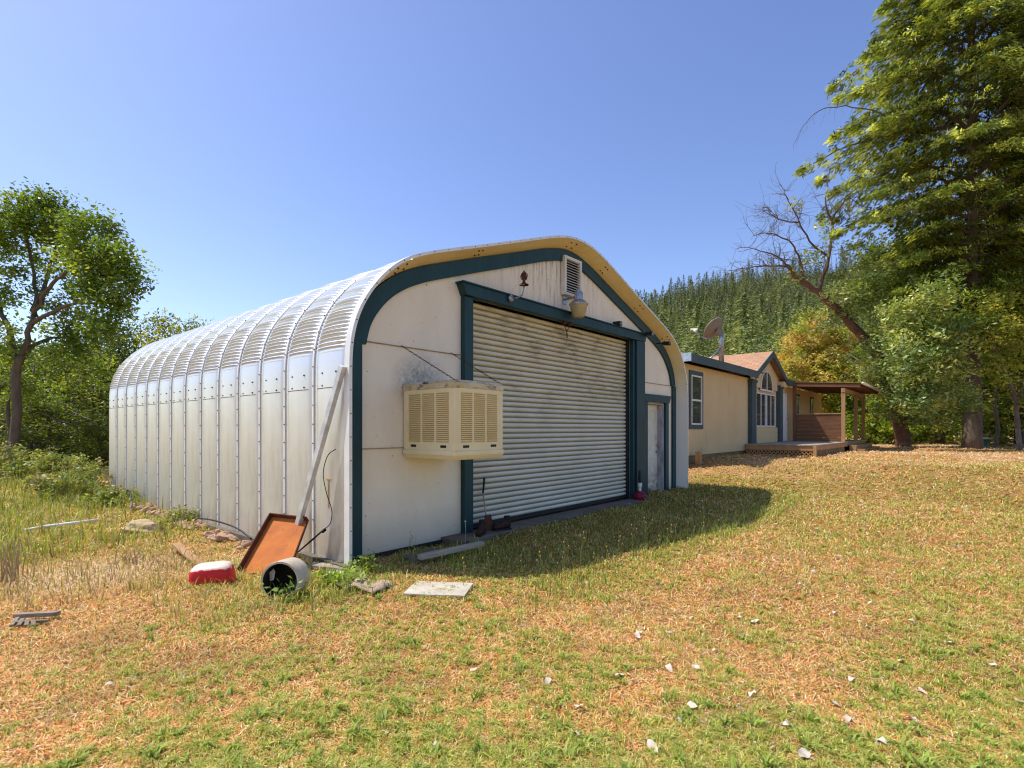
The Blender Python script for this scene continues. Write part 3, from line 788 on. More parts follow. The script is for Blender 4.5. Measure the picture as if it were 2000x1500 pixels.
# roller door
rl = MB(); z = .10; xs_ = (5.50 - SC, 10.30 - SC); rows = []
pitch = .0855; prof_r = [(0, .020), (.10, .014), (.17, -.004), (.36, -.018), (.58, -.020), (.80, -.010), (.92, .010), (1.0, .020)]
zz = []
for k in range(39):
    for a_, t_ in prof_r[:-1]: zz.append((.10 + (k + a_) * pitch, .10 + t_))
n0 = 0
for z_, t_ in zz: rl.v += [(xs_[0], t_, z_), (xs_[1], t_, z_)]
for i in range(len(zz) - 1): rl.f.append((2*i, 2*i+1, 2*i+3, 2*i+2))
roll = build(rl, 'roller_door', M['roller'], shed.o, smooth=True, angle=25)
bb = MB(); bb.box(xs_[0], xs_[1], .06, .13, .05, .11); build(bb, 'bottom_bar', M['dark'], roll)
# guides, jambs and header of the roller door
g_ = MB(); g_.box(RD[0] - .0, RD[0] + .03, .03, .16, .06, 3.43); build(g_, 'door_guide', M['dark'], shed.o)
g_ = MB(); g_.box(RD[1] - .03, RD[1], .03, .16, .06, 3.43); build(g_, 'door_guide', M['dark'], shed.o)
j = MB(); j.box(5.33 - SC, 5.50 - SC, -.075, .16, -.05, 3.435); build(j, 'jamb', M['teal'], shed.o, bevel=.004)
j = MB(); j.box(10.335 - SC, 10.81 - SC, -.075, .16, .0, 3.435); j.box(10.43 - SC, 10.81 - SC, -.115, -.076, .0, 3.435); build(j, 'jamb', M['teal'], shed.o, bevel=.004)
h = MB(); y0 = -.13
h.prism([(5.24 - SC, 3.60), (5.32 - SC, 3.44), (10.80 - SC, 3.44), (10.86 - SC, 3.60)], y0, .01)
build(h, 'header', M['teal'], shed.o, bevel=.004)
h = MB(); h.box(5.22 - SC, 10.88 - SC, -.155, .01, 3.602, 3.622); build(h, 'header_cap', M['teal'], shed.o)
# man door
dl = MB(); dx0, dx1, dy = MD[0] + .02, MD[1] - .03, .15
dl.box(dx0, dx1, dy, dy + .045, .06, 2.10)
md = build(dl, 'entry_door', M['door'], shed.o, bevel=.004)
pn = MB(); w_ = (dx1 - dx0)
def moulding(mb, x0, x1, z0, z1, y, b=.022, h=.009):
    mb.box(x0, x1, y - h, y, z0, z0 + b); mb.box(x0, x1, y - h, y, z1 - b, z1); mb.box(x0, x0 + b, y - h, y, z0 + b, z1 - b); mb.box(x1 - b, x1, y - h, y, z0 + b, z1 - b)
for a_, b_ in ((dx0 + .11, dx0 + .39), (dx1 - .39, dx1 - .11)):
    for z0, z1 in ((.28, .86), (1.02, 1.60), (1.72, 1.97)): moulding(pn, a_, b_, z0, z1, dy - .001)
build(pn, 'door_panels', M['door'], md, bevel=.003)
kn = MB(); kn.lathe([(.03, 0), (.032, .006), (.012, .012), (.012, .035), (.028, .045), (.030, .06), (.018, .072), (0, .074)], (dx1 - .07, dy, .99), (0, -1, 0), 18)
build(kn, 'door_knob', M['galv'], md, smooth=True)
kn = MB(); kn.lathe([(.028, 0), (.028, .012), (.018, .018), (0, .019)], (dx1 - .07, dy, 1.14), (0, -1, 0), 18); build(kn, 'deadbolt', M['galv'], md, smooth=True)
st_ = MB(); st_.box(dx1 - .13, dx1 - .07, dy - .003, dy - .001, 1.27, 1.37); build(st_, 'red_sticker', M['red'], md)
st_ = MB(); st_.box(dx1 - .12, dx1 - .08, dy - .005, dy - .0035, 1.31, 1.33); build(st_, 'sticker_band', M['white'], md)
jb = MB(); jb.box(MD[1] - .025, MD[1], .0, .2, .04, 2.13); jb.box(MD[0], MD[0] + .018, .0, .2, .04, 2.13); jb.box(MD[0] + .018, MD[1] - .025, .0, .2, 2.105, 2.13)
build(jb, 'door_jamb', M['jamb'], shed.o)
th = MB(); th.box(MD[0], MD[1], -.03, .2, .0, .045); build(th, 'threshold', M['dark'], shed.o)
c_ = MB(); c_.box(10.90 - SC, 11.075 - SC, -.05, .01, .02, 2.15); build(c_, 'door_casing', M['teal'], shed.o, bevel=.004)
c_ = MB(); c_.box(12.005 - SC, 12.17 - SC, -.05, .01, .02, 2.15); build(c_, 'door_casing', M['teal'], shed.o, bevel=.004)
c_ = MB(); c_.prism([(10.82 - SC, 2.32), (10.90 - SC, 2.15), (12.17 - SC, 2.15), (12.27 - SC, 2.32)], -.07, .01); build(c_, 'door_header', M['teal'], shed.o, bevel=.004)
# base plates
for a_, b_ in ((-4.55, RD[0] - .14), (MD[1], 4.55), (RD[1] + .48, MD[0])):
    bp_ = MB(); bp_.box(a_, b_, -.02, .02, -.12, .0); build(bp_, 'sill_board', M['dark'], shed.o)
# gable vent
vt = MB(); a_, b_, z0, z1 = 7.79 - SC, 8.33 - SC, 3.93, 4.63
vt.box(a_, a_ + .05, -.09, .0, z0, z1); vt.box(b_ - .05, b_, -.09, .0, z0, z1); vt.box(a_ + .05, b_ - .05, -.09, 0, z0, z0 + .05); vt.box(a_ + .05, b_ - .05, -.09, 0, z1 - .05, z1)
ven = build(vt, 'gable_vent', M['white'], shed.o, bevel=.004)
lv_ = MB()
for k in range(12):
    zc_ = z0 + .085 + k * .047
    lv_.hexa([(a_+.05, -.085, zc_-.018), (b_-.05, -.085, zc_-.018), (b_-.05, -.02, zc_+.022), (a_+.05, -.02, zc_+.022), (a_+.05, -.085, zc_-.012), (b_-.05, -.085, zc_-.012), (b_-.05, -.02, zc_+.028), (a_+.05, -.02, zc_+.028)])
build(lv_, 'louvres', M['white'], ven)
bk = MB(); bk.box(a_ + .05, b_ - .05, -.015, -.008, z0 + .05, z1 - .05); build(bk, 'vent_backing', M['dark'], ven)
# rust T on the side wall
ru = MB(); ru.box(-4.703, -4.690, .14 , .24, .93, .945); ru.box(-4.703, -4.690, .18, .20, .60, .93)
build(ru, 'rust_stain', weathered('rust_run', (.55,.33,.12), rough=.9, scale=6), shed.o)

# ------------------------------------------------------------------ apron, foundation
ap = MB(); ap.box(4.95, 10.9, -.40, .05, -.2, .035)
o = fsingle('concrete_apron', ap, M['concrete'], (8, -.2, 0), None, None, bevel=.015); o['kind'] = 'structure'
ft = MB(); ft.box(3.28, 3.42, -.27, 10.2, -.25, .0); ft.box(12.6, 12.75, -.27, 10.2, -.2, .03)
o = fsingle('foundation', ft, M['concrete'], (8, 2, 0), None, None); o['kind'] = 'structure'

# ------------------------------------------------------------------ swamp cooler
co = Thing('evaporative_cooler', (4.72, -.48, 1.15), 'cream louvred cooler box hung by chains on the shed wall', 'cooler')
X0, X1, Y0, Y1, Z0, Z1 = 4.29, 5.14, -.97, -.01, 1.16, 2.09
for (px_, py_) in ((X0, Y0), (X1 - .07, Y0), (X0, Y1 - .07), (X1 - .07, Y1 - .07)):
    b = MB(); b.box(px_, px_ + .07, py_, py_ + .07, Z0 + .11, Z1 - .07); co.part('corner_post', b, M['cooler'], bevel=.008)
b = MB(); b.hexa([(X0+.03, Y0+.03, Z0), (X1-.03, Y0+.03, Z0), (X1-.03, Y1, Z0), (X0+.03, Y1, Z0), (X0-.012, Y0-.012, Z0+.05), (X1+.012, Y0-.012, Z0+.05), (X1+.012, Y1, Z0+.05), (X0-.012, Y1, Z0+.05)])
b.box(X0 - .012, X1 + .012, Y0 - .012, Y1, Z0 + .05, Z0 + .11); co.part('base_pan', b, M['cooler'], bevel=.01)
b = MB(); b.box(X0 - .008, X1 + .008, Y0 - .008, Y1, Z1 - .07, Z1 + .0); b.hexa([(X0-.008, Y0-.008, Z1), (X1+.008, Y0-.008, Z1), (X1+.008, Y1, Z1), (X0-.008, Y1, Z1), (X0+.03, Y0+.03, Z1+.03), (X1-.03, Y0+.03, Z1+.03), (X1-.03, Y1, Z1+.03), (X0+.03, Y1, Z1+.03)])
co.part('top_cap', b, M['cooler_cap'], bevel=.008)
b = MB(); b.box(X0 + .06, X1 - .06, Y0 + .06, Y1 - .02, Z0 + .12, Z1 - .08); co.part('dark_inside', b, weathered('dusty_pad', (.09,.06,.03), rough=.9, scale=8))
def louvre_panel(axis, a0, a1, c, sgn):
    """panel in the plane axis=c, spanning a0..a1"""
    fr = MB(); lo, hi = Z0 + .11, Z1 - .07
    def bx(p0, p1, d0, d1, z0, z1):
        d0, d1 = sorted((c + sgn * d0, c + sgn * d1))
        if axis == 'x': fr.box(d0, d1, p0, p1, z0, z1)
        else: fr.box(p0, p1, d0, d1, z0, z1)
    W = a1 - a0; m_ = .035; n3 = 3; cw = (W - 2 * m_ - 2 * .03) / 3
    bx(a0, a1, -.025, .0, hi - .05, hi); bx(a0, a1, -.025, 0, lo, lo + .10)
    bx(a0, a0 + m_, -.025, 0, lo + .1, hi - .05); bx(a1 - m_, a1, -.025, 0, lo + .1, hi - .05)
    for k in range(3):
        x0 = a0 + m_ + k * (cw + .03)
        if k: bx(x0 - .03, x0, -.025, 0, lo + .1, hi - .05)
        nl_ = 25; zs = np.linspace(lo + .112, hi - .062, nl_)
        for z_ in zs:
            o0, o1 = c - sgn * .024, c + sgn * .006
            if axis == 'x': q = [(o0, x0, z_-.012), (o0, x0+cw, z_-.012), (o1, x0+cw, z_+.010), (o1, x0, z_+.010)]
            else: q = [(x0, o0, z_-.012), (x0+cw, o0, z_-.012), (x0+cw, o1, z_+.010), (x0, o1, z_+.010)]
            fr.hexa(q + [(p[0], p[1], p[2] + .006) for p in q])
    return fr
def slots(axis, a0, a1, c, sgn):
    s_ = MB()
    for k in (.10, .78):
        p0 = a0 + (a1 - a0) * k; p1 = p0 + .10; z0 = Z0 + .145
        d0, d1 = sorted((c, c + sgn * .003))
        if axis == 'x': s_.box(d0, d1, p0, p1, z0, z0 + .03)
        else: s_.box(p0, p1, d0, d1, z0, z0 + .03)
    return s_
p_ = co.part('louvre_panel', louvre_panel('x', Y0 + .07, Y1 - .07, X0 + .005, -1), M['cooler']); co.part('grip_slots', slots('x', Y0 + .07, Y1 - .07, X0 + .004, -1), M['black'], p_)
p_ = co.part('louvre_panel', louvre_panel('y', X0 + .07, X1 - .07, Y0 + .005, -1), M['cooler']); co.part('grip_slots', slots('y', X0 + .07, X1 - .07, Y0 + .004, -1), M['black'], p_)
p_ = co.part('louvre_panel', louvre_panel('x', Y0 + .07, Y1 - .07, X1 - .005, 1), M['cooler'])
def chain(mb, a, b, link=.032, r=.0028, w=.009):
    a = Vector(a); b = Vector(b); d = (b - a); L = d.length; d.normalize(); n = max(2, int(L / (link * .78)))
    x = d.cross(Vector((0, 0, 1)));
    if x.length < .01: x = Vector((1, 0, 0))
    x.normalize(); y = d.cross(x)
    for i in range(n):
        c = a + d * (L * (i + .5) / n); sx = x if i % 2 else y; pts = []
        for k in range(9):
            an = 2 * math.pi * k / 8
            pts.append(c + d * (math.cos(an) * link * .5) + sx * (math.sin(an) * w))
        mb.tube(pts, r, 4, False)
b = MB(); chain(b, (4.255, -.01, 2.60), (X0 + .02, Y0 + .02, Z1 + .02)); co.part('hanging_chain', b, M['rustdark'])
b = MB(); chain(b, (5.12, -.01, 2.60), (X1 - .02, Y0 + .02, Z1 + .02)); co.part('hanging_chain', b, M['rustdark'])

# ------------------------------------------------------------------ wall fittings
L = Thing('barn_light', (7.9, -.3, 3.5), 'grey canister yard light with yellowed bowl lens on the shed gable', 'outdoor light')
b = MB(); b.lathe([(0, 3.50), (.085, 3.50), (.105, 3.515), (.155, 3.70), (.16, 3.72)], (7.9, -.3, 0), (0,0,1), 24); L.part('bowl_lens', b, M['lens'], smooth=True, angle=40)
b = MB(); b.lathe([(.165, 3.715), (.168, 3.74), (.10, 3.80), (.075, 3.815)], (7.9, -.3, 0), n=24); L.part('reflector_collar', b, M['galv'], smooth=True, angle=40)
b = MB(); b.lathe([(.075, 3.80), (.075, 3.93), (.068, 3.945), (.05, 3.95), (.05, 3.985), (.03, 3.995), (0, 3.996)], (7.9, -.3, 0), n=20); L.part('canister', b, M['galv'], smooth=True, angle=40)
b = MB(); b.tube([(7.9, -.22, 3.88), (7.9, 0.0, 3.86)], .02, 8); b.box(7.85, 7.95, -.012, .01, 3.78, 3.94); L.part('wall_arm', b, M['galv'])
L = Thing('gooseneck_lamp', (6.26, -.1, 3.55), 'broken bare gooseneck wall lamp above the roller door', 'wall lamp')
b = MB(); b.lathe([(.055, 0), (.05, .02), (.02, .035), (0, .036)], (6.24, -.155, 3.55), (0, -1, 0), 18); L.part('wall_plate', b, M['galv'], smooth=True)
b = MB(); b.tube([(6.24, -.17, 3.56), (6.25, -.27, 3.54), (6.29, -.34, 3.58), (6.31, -.36, 3.68), (6.31, -.36, 3.74)], .011, 8); L.part('curved_arm', b, M['galv'], smooth=True)
b = MB(); b.lathe([(.075, 3.735), (.07, 3.745), (.03, 3.765), (.02, 3.80)], (6.31, -.36, 0), n=18); L.part('shade_holder', b, M['rustdark'], smooth=True)
b = MB(); b.lathe([(.02, 3.80), (.03, 3.82), (.045, 3.86), (.04, 3.90), (.015, 3.93)], (6.31, -.36, 0), n=10)
b.tube([(6.31,-.41,3.82),(6.31,-.43,3.88),(6.31,-.36,3.96),(6.31,-.29,3.88),(6.31,-.31,3.82)], .006, 5); b.tube([(6.26,-.36,3.82),(6.24,-.36,3.88),(6.31,-.36,3.955),(6.38,-.36,3.88),(6.36,-.36,3.82)], .006, 5)
L.part('lamp_cage', b, M['rustdark'], smooth=True)
b = MB(); b.tube([(6.31, -.37, 3.74), (6.20, -.33, 3.73), (6.17, -.25, 3.66), (6.22, -.18, 3.58)], .004, 5); L.part('loose_wire', b, M['white'])
L = Thing('hanging_hook', (7.86, -.1, 3.42), 'small rusty hook on short chains under the door header', 'hook')
b = MB(); b.box(7.76, 7.80, -.1, -.04, 3.39, 3.437); b.box(7.94, 7.98, -.1, -.04, 3.39, 3.437); L.part('bracket', b, M['rustdark'])
b = MB(); chain(b, (7.78, -.07, 3.40), (7.87, -.07, 3.27), .04, .004, .011); chain(b, (7.96, -.07, 3.40), (7.87, -.07, 3.27), .04, .004, .011)
b.tube([(7.87, -.07, 3.27), (7.85, -.07, 3.22), (7.85, -.07, 3.18), (7.87, -.07, 3.15), (7.895, -.07, 3.18), (7.895, -.07, 3.22), (7.87, -.07, 3.26)], .006, 6); L.part('chain_hook', b, M['rustdark'])
def camera_unit(s, z, label, y=-.16):
    T = Thing('floodlight', (s, y, z), label, 'security light', 'small black security lights on the shed front')
    b = MB(); b.tube([(s, -.03, z + .03), (s, y + .05, z + .02)], .012, 6); T.part('mount', b, M['black'])
    b = MB(); b.hexa([(s-.055, y-.10, z-.045), (s+.055, y-.10, z-.045), (s+.05, y+.06, z-.02), (s-.05, y+.06, z-.02), (s-.055, y-.11, z+.045), (s+.055, y-.11, z+.045), (s+.05, y+.06, z+.05), (s-.05, y+.06, z+.05)])
    T.part('housing', b, M['black'], bevel=.008)
    b = MB(); b.box(s - .04, s + .04, y - .113, y - .107, z - .03, z + .03); T.part('lens', b, M['glass'])
camera_unit(9.58, 3.66, 'small black light fixed just above the middle of the teal door header', -.10)
camera_unit(10.78, 3.60, 'black security light at the right end of the teal door header', -.2)
camera_unit(11.55, 3.48, 'black security light on the teal arch trim above the entry door', -.25)

# ------------------------------------------------------------------ things round the shed
def wbox(c, size, rot):  # world axis helper: box with rotation matrix
    m = MB(); sx, sy, sz = [k / 2 for k in size]; c = Vector(c)
    pts = [(-sx,-sy,-sz),(sx,-sy,-sz),(sx,sy,-sz),(-sx,sy,-sz),(-sx,-sy,sz),(sx,-sy,sz),(sx,sy,sz),(-sx,sy,sz)]
    m.hexa([c + rot @ Vector(p) for p in pts]); return m
def Rz(a, x=0, y=0): return Matrix.Rotation(a, 3, 'Z') @ Matrix.Rotation(y, 3, 'Y') @ Matrix.Rotation(x, 3, 'X')

b = MB(); b.bar((3.12, .72, gF(3.12, .72, .0)), (3.30, -.20, 2.24), .075, .06, (1, 0, .2))
fsingle('downspout', b, M['steel_bare'], (3.12, .72, 0), 'loose pale metal downspout leaning against the corner of the shed', 'downspout', bevel=.006)

# rusty tray leaning by the corner
c0 = Vector((-3.03, 5.93, -.06)); c1 = Vector((-2.43, 5.80, -.06)); c2 = Vector((-2.42, 6.35, .445)); c3 = Vector((-2.93, 6.50, .47))
T = empty('rusty_tray', (-2.75, 5.9, -.08), 0, 'rusty orange steel tray with a raised rim propped up beside the corner', 'tray')
tb = (-2.75, 5.9, -.08)
nrm = (c1 - c0).cross(c3 - c0).normalized()
if nrm.y > 0: nrm = -nrm
b = MB(); b.hexa([c0, c1, c2, c3, c0 - nrm * .008, c1 - nrm * .008, c2 - nrm * .008, c3 - nrm * .008]); build(b, 'plate', M['rust'], T, tb)
b = MB()
def rim(a, c, inw, hgt=.065, th=.012):
    i = inw * th
    b.hexa([a, c, c + i, a + i, a + nrm * hgt, c + nrm * hgt, c + i + nrm * hgt, a + i + nrm * hgt])
e = (c2 - c1).normalized(); s_ = (c1 - c0).normalized()
rim(c3, c2, -e); rim(c0, c3, s_); rim(c1, c2, -s_, .025)
build(b, 'rim', M['rustdark'], T, tb)
# drum lying on its side
dc = Vector((-2.17, 4.98, .105)); dax = Vector((.06, 1.0, -.05)).normalized()
T = empty('metal_drum', (dc.x, dc.y, -.09), 0, 'small dirty white drum lying on its side with its open end out', 'drum')
tb = (dc.x, dc.y, -.09)
b = MB(); b.lathe([(.165, .0), (.183, .0), (.186, .012), (.180, .02), (.180, .11), (.184, .12), (.180, .13), (.178, .25), (0, .255)], dc, dax, 36); build(b, 'shell', M['drum'], T, tb, smooth=True, angle=35)
b = MB(); b.lathe([(.165, .0), (.166, .02), (.166, .235), (.0, .24)], dc, dax, 36); build(b, 'inside', M['druminside'], T, tb, smooth=True, angle=40)
b = MB(); q = dc + dax * .04; b.add([q + Vector((-.135, 0.05, -.02)), q + Vector((-.085, .02, .0)), q + Vector((-.075, .03, .075)), q + Vector((-.10, .05, .10)), q + Vector((-.145, .06, .06))], [(0, 1, 2, 3, 4)]); build(b, 'torn_label', M['wood_pale'], T, tb)
# red tub
def rounded_block(w, d, h, taper, seg=12, seed=1):
    mb = MB(); n = 32; rings = [(0, 1.0), (.25, .995), (.6, .97), (.82, .92), (.93, .84), (.985, .66), (1.0, .35)]
    r = random.Random(seed); base = len(mb.v)
    for k, sc_ in rings:
        for i in range(n):
            a = 2 * math.pi * i / n; ca, sa = math.cos(a), math.sin(a)
            x = abs(ca) ** .45 * (1 if ca >= 0 else -1) * w / 2 * sc_; y = abs(sa) ** .45 * (1 if sa >= 0 else -1) * d / 2 * sc_
            mb.v.append((x * (1 + taper * (1 - k)), y * (1 + taper * (1 - k)), k * h))
    for j_ in range(len(rings) - 1):
        for i in range(n):
            a = j_ * n + i; c = j_ * n + (i + 1) % n; mb.f.append((a, c, c + n, a + n))
    mb.f.append(tuple((len(rings) - 1) * n + i for i in range(n)))
    return mb
rt = build(rounded_block(.40, .26, .25, .06), 'plastic_tub', M['redfaded'], None, smooth=True, loc=(-3.07, 5.48, -.10)); rt.rotation_euler = (.10, -.06, .25)
set_props(rt, 'upturned red plastic tub with a sun bleached top lying in the straw', 'tub')
rm_ = MB(); rr = []
for i in range(33):
    a = 2 * math.pi * i / 32; ca, sa = math.cos(a), math.sin(a)
    rr.append((abs(ca) ** .45 * (1 if ca >= 0 else -1) * .215, abs(sa) ** .45 * (1 if sa >= 0 else -1) * .143, .012))
rm_.tube(rr, .009, 6, False); build(rm_, 'rolled_rim', M['red'], rt, smooth=True)

def plank(name, p0, p1, w, th, mat, label, cat, z0=None, z1=None, tilt=0, bevel=.004, group=None):
    a = Vector((p0[0], p0[1], (gz(*p0) if z0 is None else z0) + th / 2 + .012)); c = Vector((p1[0], p1[1], (gz(*p1) if z1 is None else z1) + th / 2 + .012))
    L_ = (c - a).length; mb = MB(); nseg = 10
    for i in range(nseg + 1):
        k = i / nseg; x = (k - .5) * L_; wob = .004 * math.sin(k * 9 + L_)
        mb.v += [(x, -w/2 + wob, -th/2), (x, w/2 + wob, -th/2), (x, w/2 + wob, th/2), (x, -w/2 + wob, th/2)]
    for i in range(nseg):
        a_ = i * 4
        for k in range(4): mb.f.append((a_ + k, a_ + (k+1) % 4, a_ + 4 + (k+1) % 4, a_ + 4 + k))
    mb.f += [(0, 1, 2, 3), (nseg*4, nseg*4+1, nseg*4+2, nseg*4+3)]
    o = build(mb, name, mat, None, bevel=bevel); o.location = (a + c) / 2
    d = c - a; o.rotation_euler = (tilt, -math.atan2(d.z, math.hypot(d.x, d.y)), math.atan2(d.y, d.x))
    return set_props(o, label, cat, group)
plank('wooden_plank', (-4.35, 6.9), (-3.42, 5.95), .10, .025, M['wood_tan'], 'tan plank lying in the straw behind the red tub', 'plank', z0=.02)
plank('pale_board', (-1.02, 5.32), (-.42, 5.24), .42, .02, M['wood_pale'], 'flat pale grey board lying in the grass out in front of the shed corner', 'board', tilt=.0)
plank('small_board', (-2.02, 5.86), (-1.80, 5.95), .16, .02, M['frame_white'], 'small white board scrap at the foot of the shed corner', 'board')
plank('base_plank', (-2.34, 6.16), (-1.85, 5.98), .14, .04, M['wood_grey'], 'short grey plank tight under the steel corner', 'plank', z0=-.07, z1=-.07)
# mashed fibreboard sheet
mb = MB(); nx_, ny_ = 14, 8
for j_ in range(ny_ + 1):
    for i in range(nx_ + 1):
        x = (i / nx_ - .5) * .62; y = (j_ / ny_ - .5) * .30
        mb.v.append((x + .012 * math.sin(j_ * 2.1), y + .03 * x + .012 * math.sin(i * 1.7), .030 + .018 * math.sin(i * .9 + j_ * .5) + .012 * math.sin(j_ * 1.6) - .02 * (i == nx_)))
for j_ in range(ny_):
    for i in range(nx_):
        a_ = j_ * (nx_ + 1) + i; mb.f.append((a_, a_ + 1, a_ + nx_ + 2, a_ + nx_ + 1))
o = build(mb, 'warped_sheet', M['cardboard'], None, smooth=True); o.location = (-1.53, 5.42, gz(-1.53, 5.42) + .01); o.rotation_euler = (0, 0, -.52)
sol = o.modifiers.new('thick', 'SOLIDIFY'); sol.thickness = .014
set_props(o, 'warped brown fibreboard sheet lying between the drum and the pale board', 'sheet')
# beam step in the shade
T = Thing('timber_step', (4.5, -.68, -.08), 'weathered timber beam with a block lying below the shed wall', 'beam')
b = MB(); b.bar((4.02, -.66, .03), (4.98, -.76, .05), .09, .06); T.part('beam', b, M['wood_grey'], bevel=.008)
b = MB(); b.box(4.0, 4.62, -.60, -.30, -.08, .0); T.part('block', b, M['concrete'], bevel=.01)
b = MB(); b.tube([(4.98, -.43, -.1), (4.99, -.44, .14), (4.985, -.435, .30)], .006, 6); b.lathe([(.016, 0), (.014, .012), (0, .016)], (4.985, -.435, .295), n=8)
fsingle('thin_stake', b, M['galv'], (4.98, -.43, -.1), 'thin metal stake standing in front of the left door jamb', 'stake')
# digging bar / shovel leaning on the roller door
T = Thing('shovel', (5.89, -.1, .03), 'green gripped shovel leaning upright against the roller door', 'shovel')
b = MB(); b.tube([(5.745, -.12, .10), (5.79, .015, .60)], .011, 8); T.part('shaft', b, M['wood_grey'], smooth=True)
b = MB(); b.tube([(5.788, .01, .56), (5.80, .0, .72), (5.802, -.005, .80)], [.014, .017, .018], 10); T.part('grip', b, weathered('dark_green_grip', (.01,.045,.04), rough=.5), smooth=True)
b = MB(); b.hexa([(5.66, -.16, .04), (5.83, -.17, .04), (5.83, -.15, .04), (5.66, -.14, .04), (5.68, -.14, .26), (5.81, -.14, .26), (5.81, -.12, .26), (5.68, -.12, .26)]); T.part('blade', b, M['rustdark'], bevel=.004)
# pair of dark boots
def boot(s, t, a, label):
    root = empty('work_boot', F(s, t, .035), ROTZ + a, label, 'boot', 'dark boots by the roller door')
    prof_ = [(-.15, .035, .0), (-.13, .045, .05), (-.06, .048, .07), (.0, .046, .09), (.06, .045, .16), (.12, .04, .17)]
    mb = MB(); n = 12
    for (x, w, h) in [(-.155,.012,.03),(-.145,.035,.055),(-.11,.047,.07),(-.05,.050,.085),(-.005,.046,.11),(.03,.044,.14),(.06,.044,.165),(.11,.040,.17),(.135,.028,.14),(.14,.01,.06)]:
        for i in range(n):
            an = 2 * math.pi * i / n; mb.v.append((x, w * math.cos(an), .02 + h * .5 + h * .5 * math.sin(an)))
    for j_ in range(9):
        for i in range(n): mb.f.append((j_*n+i, j_*n+(i+1)%n, (j_+1)*n+(i+1)%n, (j_+1)*n+i))
    mb.f += [tuple(range(n)), tuple(9*n+i for i in range(n))]
    build(mb, 'upper', weathered('scuffed_leather', (.055,.022,.015), rough=.7, scale=8), root, smooth=True)
    m2 = MB(); m2.lathe([(.040, .13), (.047, .17), (.050, .20), (.044, .20), (.040, .15)], (.085, 0, 0), n=14); build(m2, 'cuff', M['black'], root, smooth=True)
    m3 = MB(); m3.box(-.155, .14, -.045, .045, .0, .024); build(m3, 'sole', M['black'], root, bevel=.008)
boot(5.42, -.30, .5, 'dark brown boot in front of the roller door, nearer the left jamb')
boot(5.90, -.28, -.3, 'dark brown boot beside the shovel foot, farther from the left jamb')
T = Thing('red_jug', (10.46, -.12, .0), 'small round dark red jug with a black neck beside the right door jamb', 'jug')
b = MB(); b.lathe([(0, 0), (.09, .0), (.125, .04), (.14, .10), (.125, .165), (.07, .20), (.035, .215)], (10.36, -.22, .0), n=24); T.part('body', b, M['redbottle'], smooth=True)
b = MB(); b.lathe([(.03, .21), (.03, .30), (.045, .31), (.045, .38), (.03, .39)], (10.36, -.22, .0), n=16); T.part('neck', b, M['white'], smooth=True, angle=40)
b = MB(); b.lathe([(.032, .39), (.036, .48), (.028, .60), (.012, .66)], (10.36, -.22, .0), n=12); T.part('spout', b, M['black'], smooth=True)
# hoses and cable on the left
def hose(name, pts, r, label, mat=None, world=False):
    P = [np.array(p) for p in pts]; sm_pts = []
    Q = [P[0]] + P + [P[-1]]
    for i in range(1, len(Q) - 2):
        for k in range(6):
            t = k / 6; p0, p1, p2, p3 = Q[i-1], Q[i], Q[i+1], Q[i+2]
            sm_pts.append(.5 * ((2*p1) + (-p0+p2)*t + (2*p0-5*p1+4*p2-p3)*t*t + (-p0+3*p1-3*p2+p3)*t**3))
    sm_pts.append(P[-1]); b = MB(); b.tube(sm_pts, r, 6)
    return fsingle(name, b, mat or M['black'], tuple(pts[0]), label, 'hose' if 'hose' in name else 'cable', smooth=True)
hose('black_hose', [(3.15, 3.9, .0), (3.10, 3.6, .13), (3.12, 3.0, .17), (3.2, 2.4, .12), (3.22, 1.95, .02)], .012, 'black hose arching along the side wall behind the rusty tray')
hose('black_hose', [(3.2, 7.9, .05), (3.12, 7.5, .27), (3.05, 7.0, .30), (2.95, 6.5, .16), (2.9, 6.2, -.02)], .013, 'grey black hose looping out of the brambles at the side wall')
hose('black_hose', [(3.15, 10.2, .2), (3.1, 9.9, .32), (3.0, 9.4, .18)], .013, 'short black hose bend at the far end of the side wall')
hose('black_cable', [(3.30, -.05, 1.30), (3.27, .07, 1.22), (3.25, .13, 1.02), (3.26, .08, .80), (3.27, -.02, .60), (3.26, .0, .45), (3.25, .10, .38)], .005, 'thin black cable hanging on the steel beside the front corner')
b = MB(); b.tube([(3.25, .10, .38), (3.2, .28, .24), (3.12, .50, .06)], [.010, .012, .008], 7)
b.lathe([(.018, 0), (.018, .05)], (3.25, .09, .37), (-.1, .5, -.35), 8)
fsingle('strap_end', b, M['black'], (3.12, .50, 0), 'black taped rod sloping from the cable down to the rubble', 'rod', smooth=True)
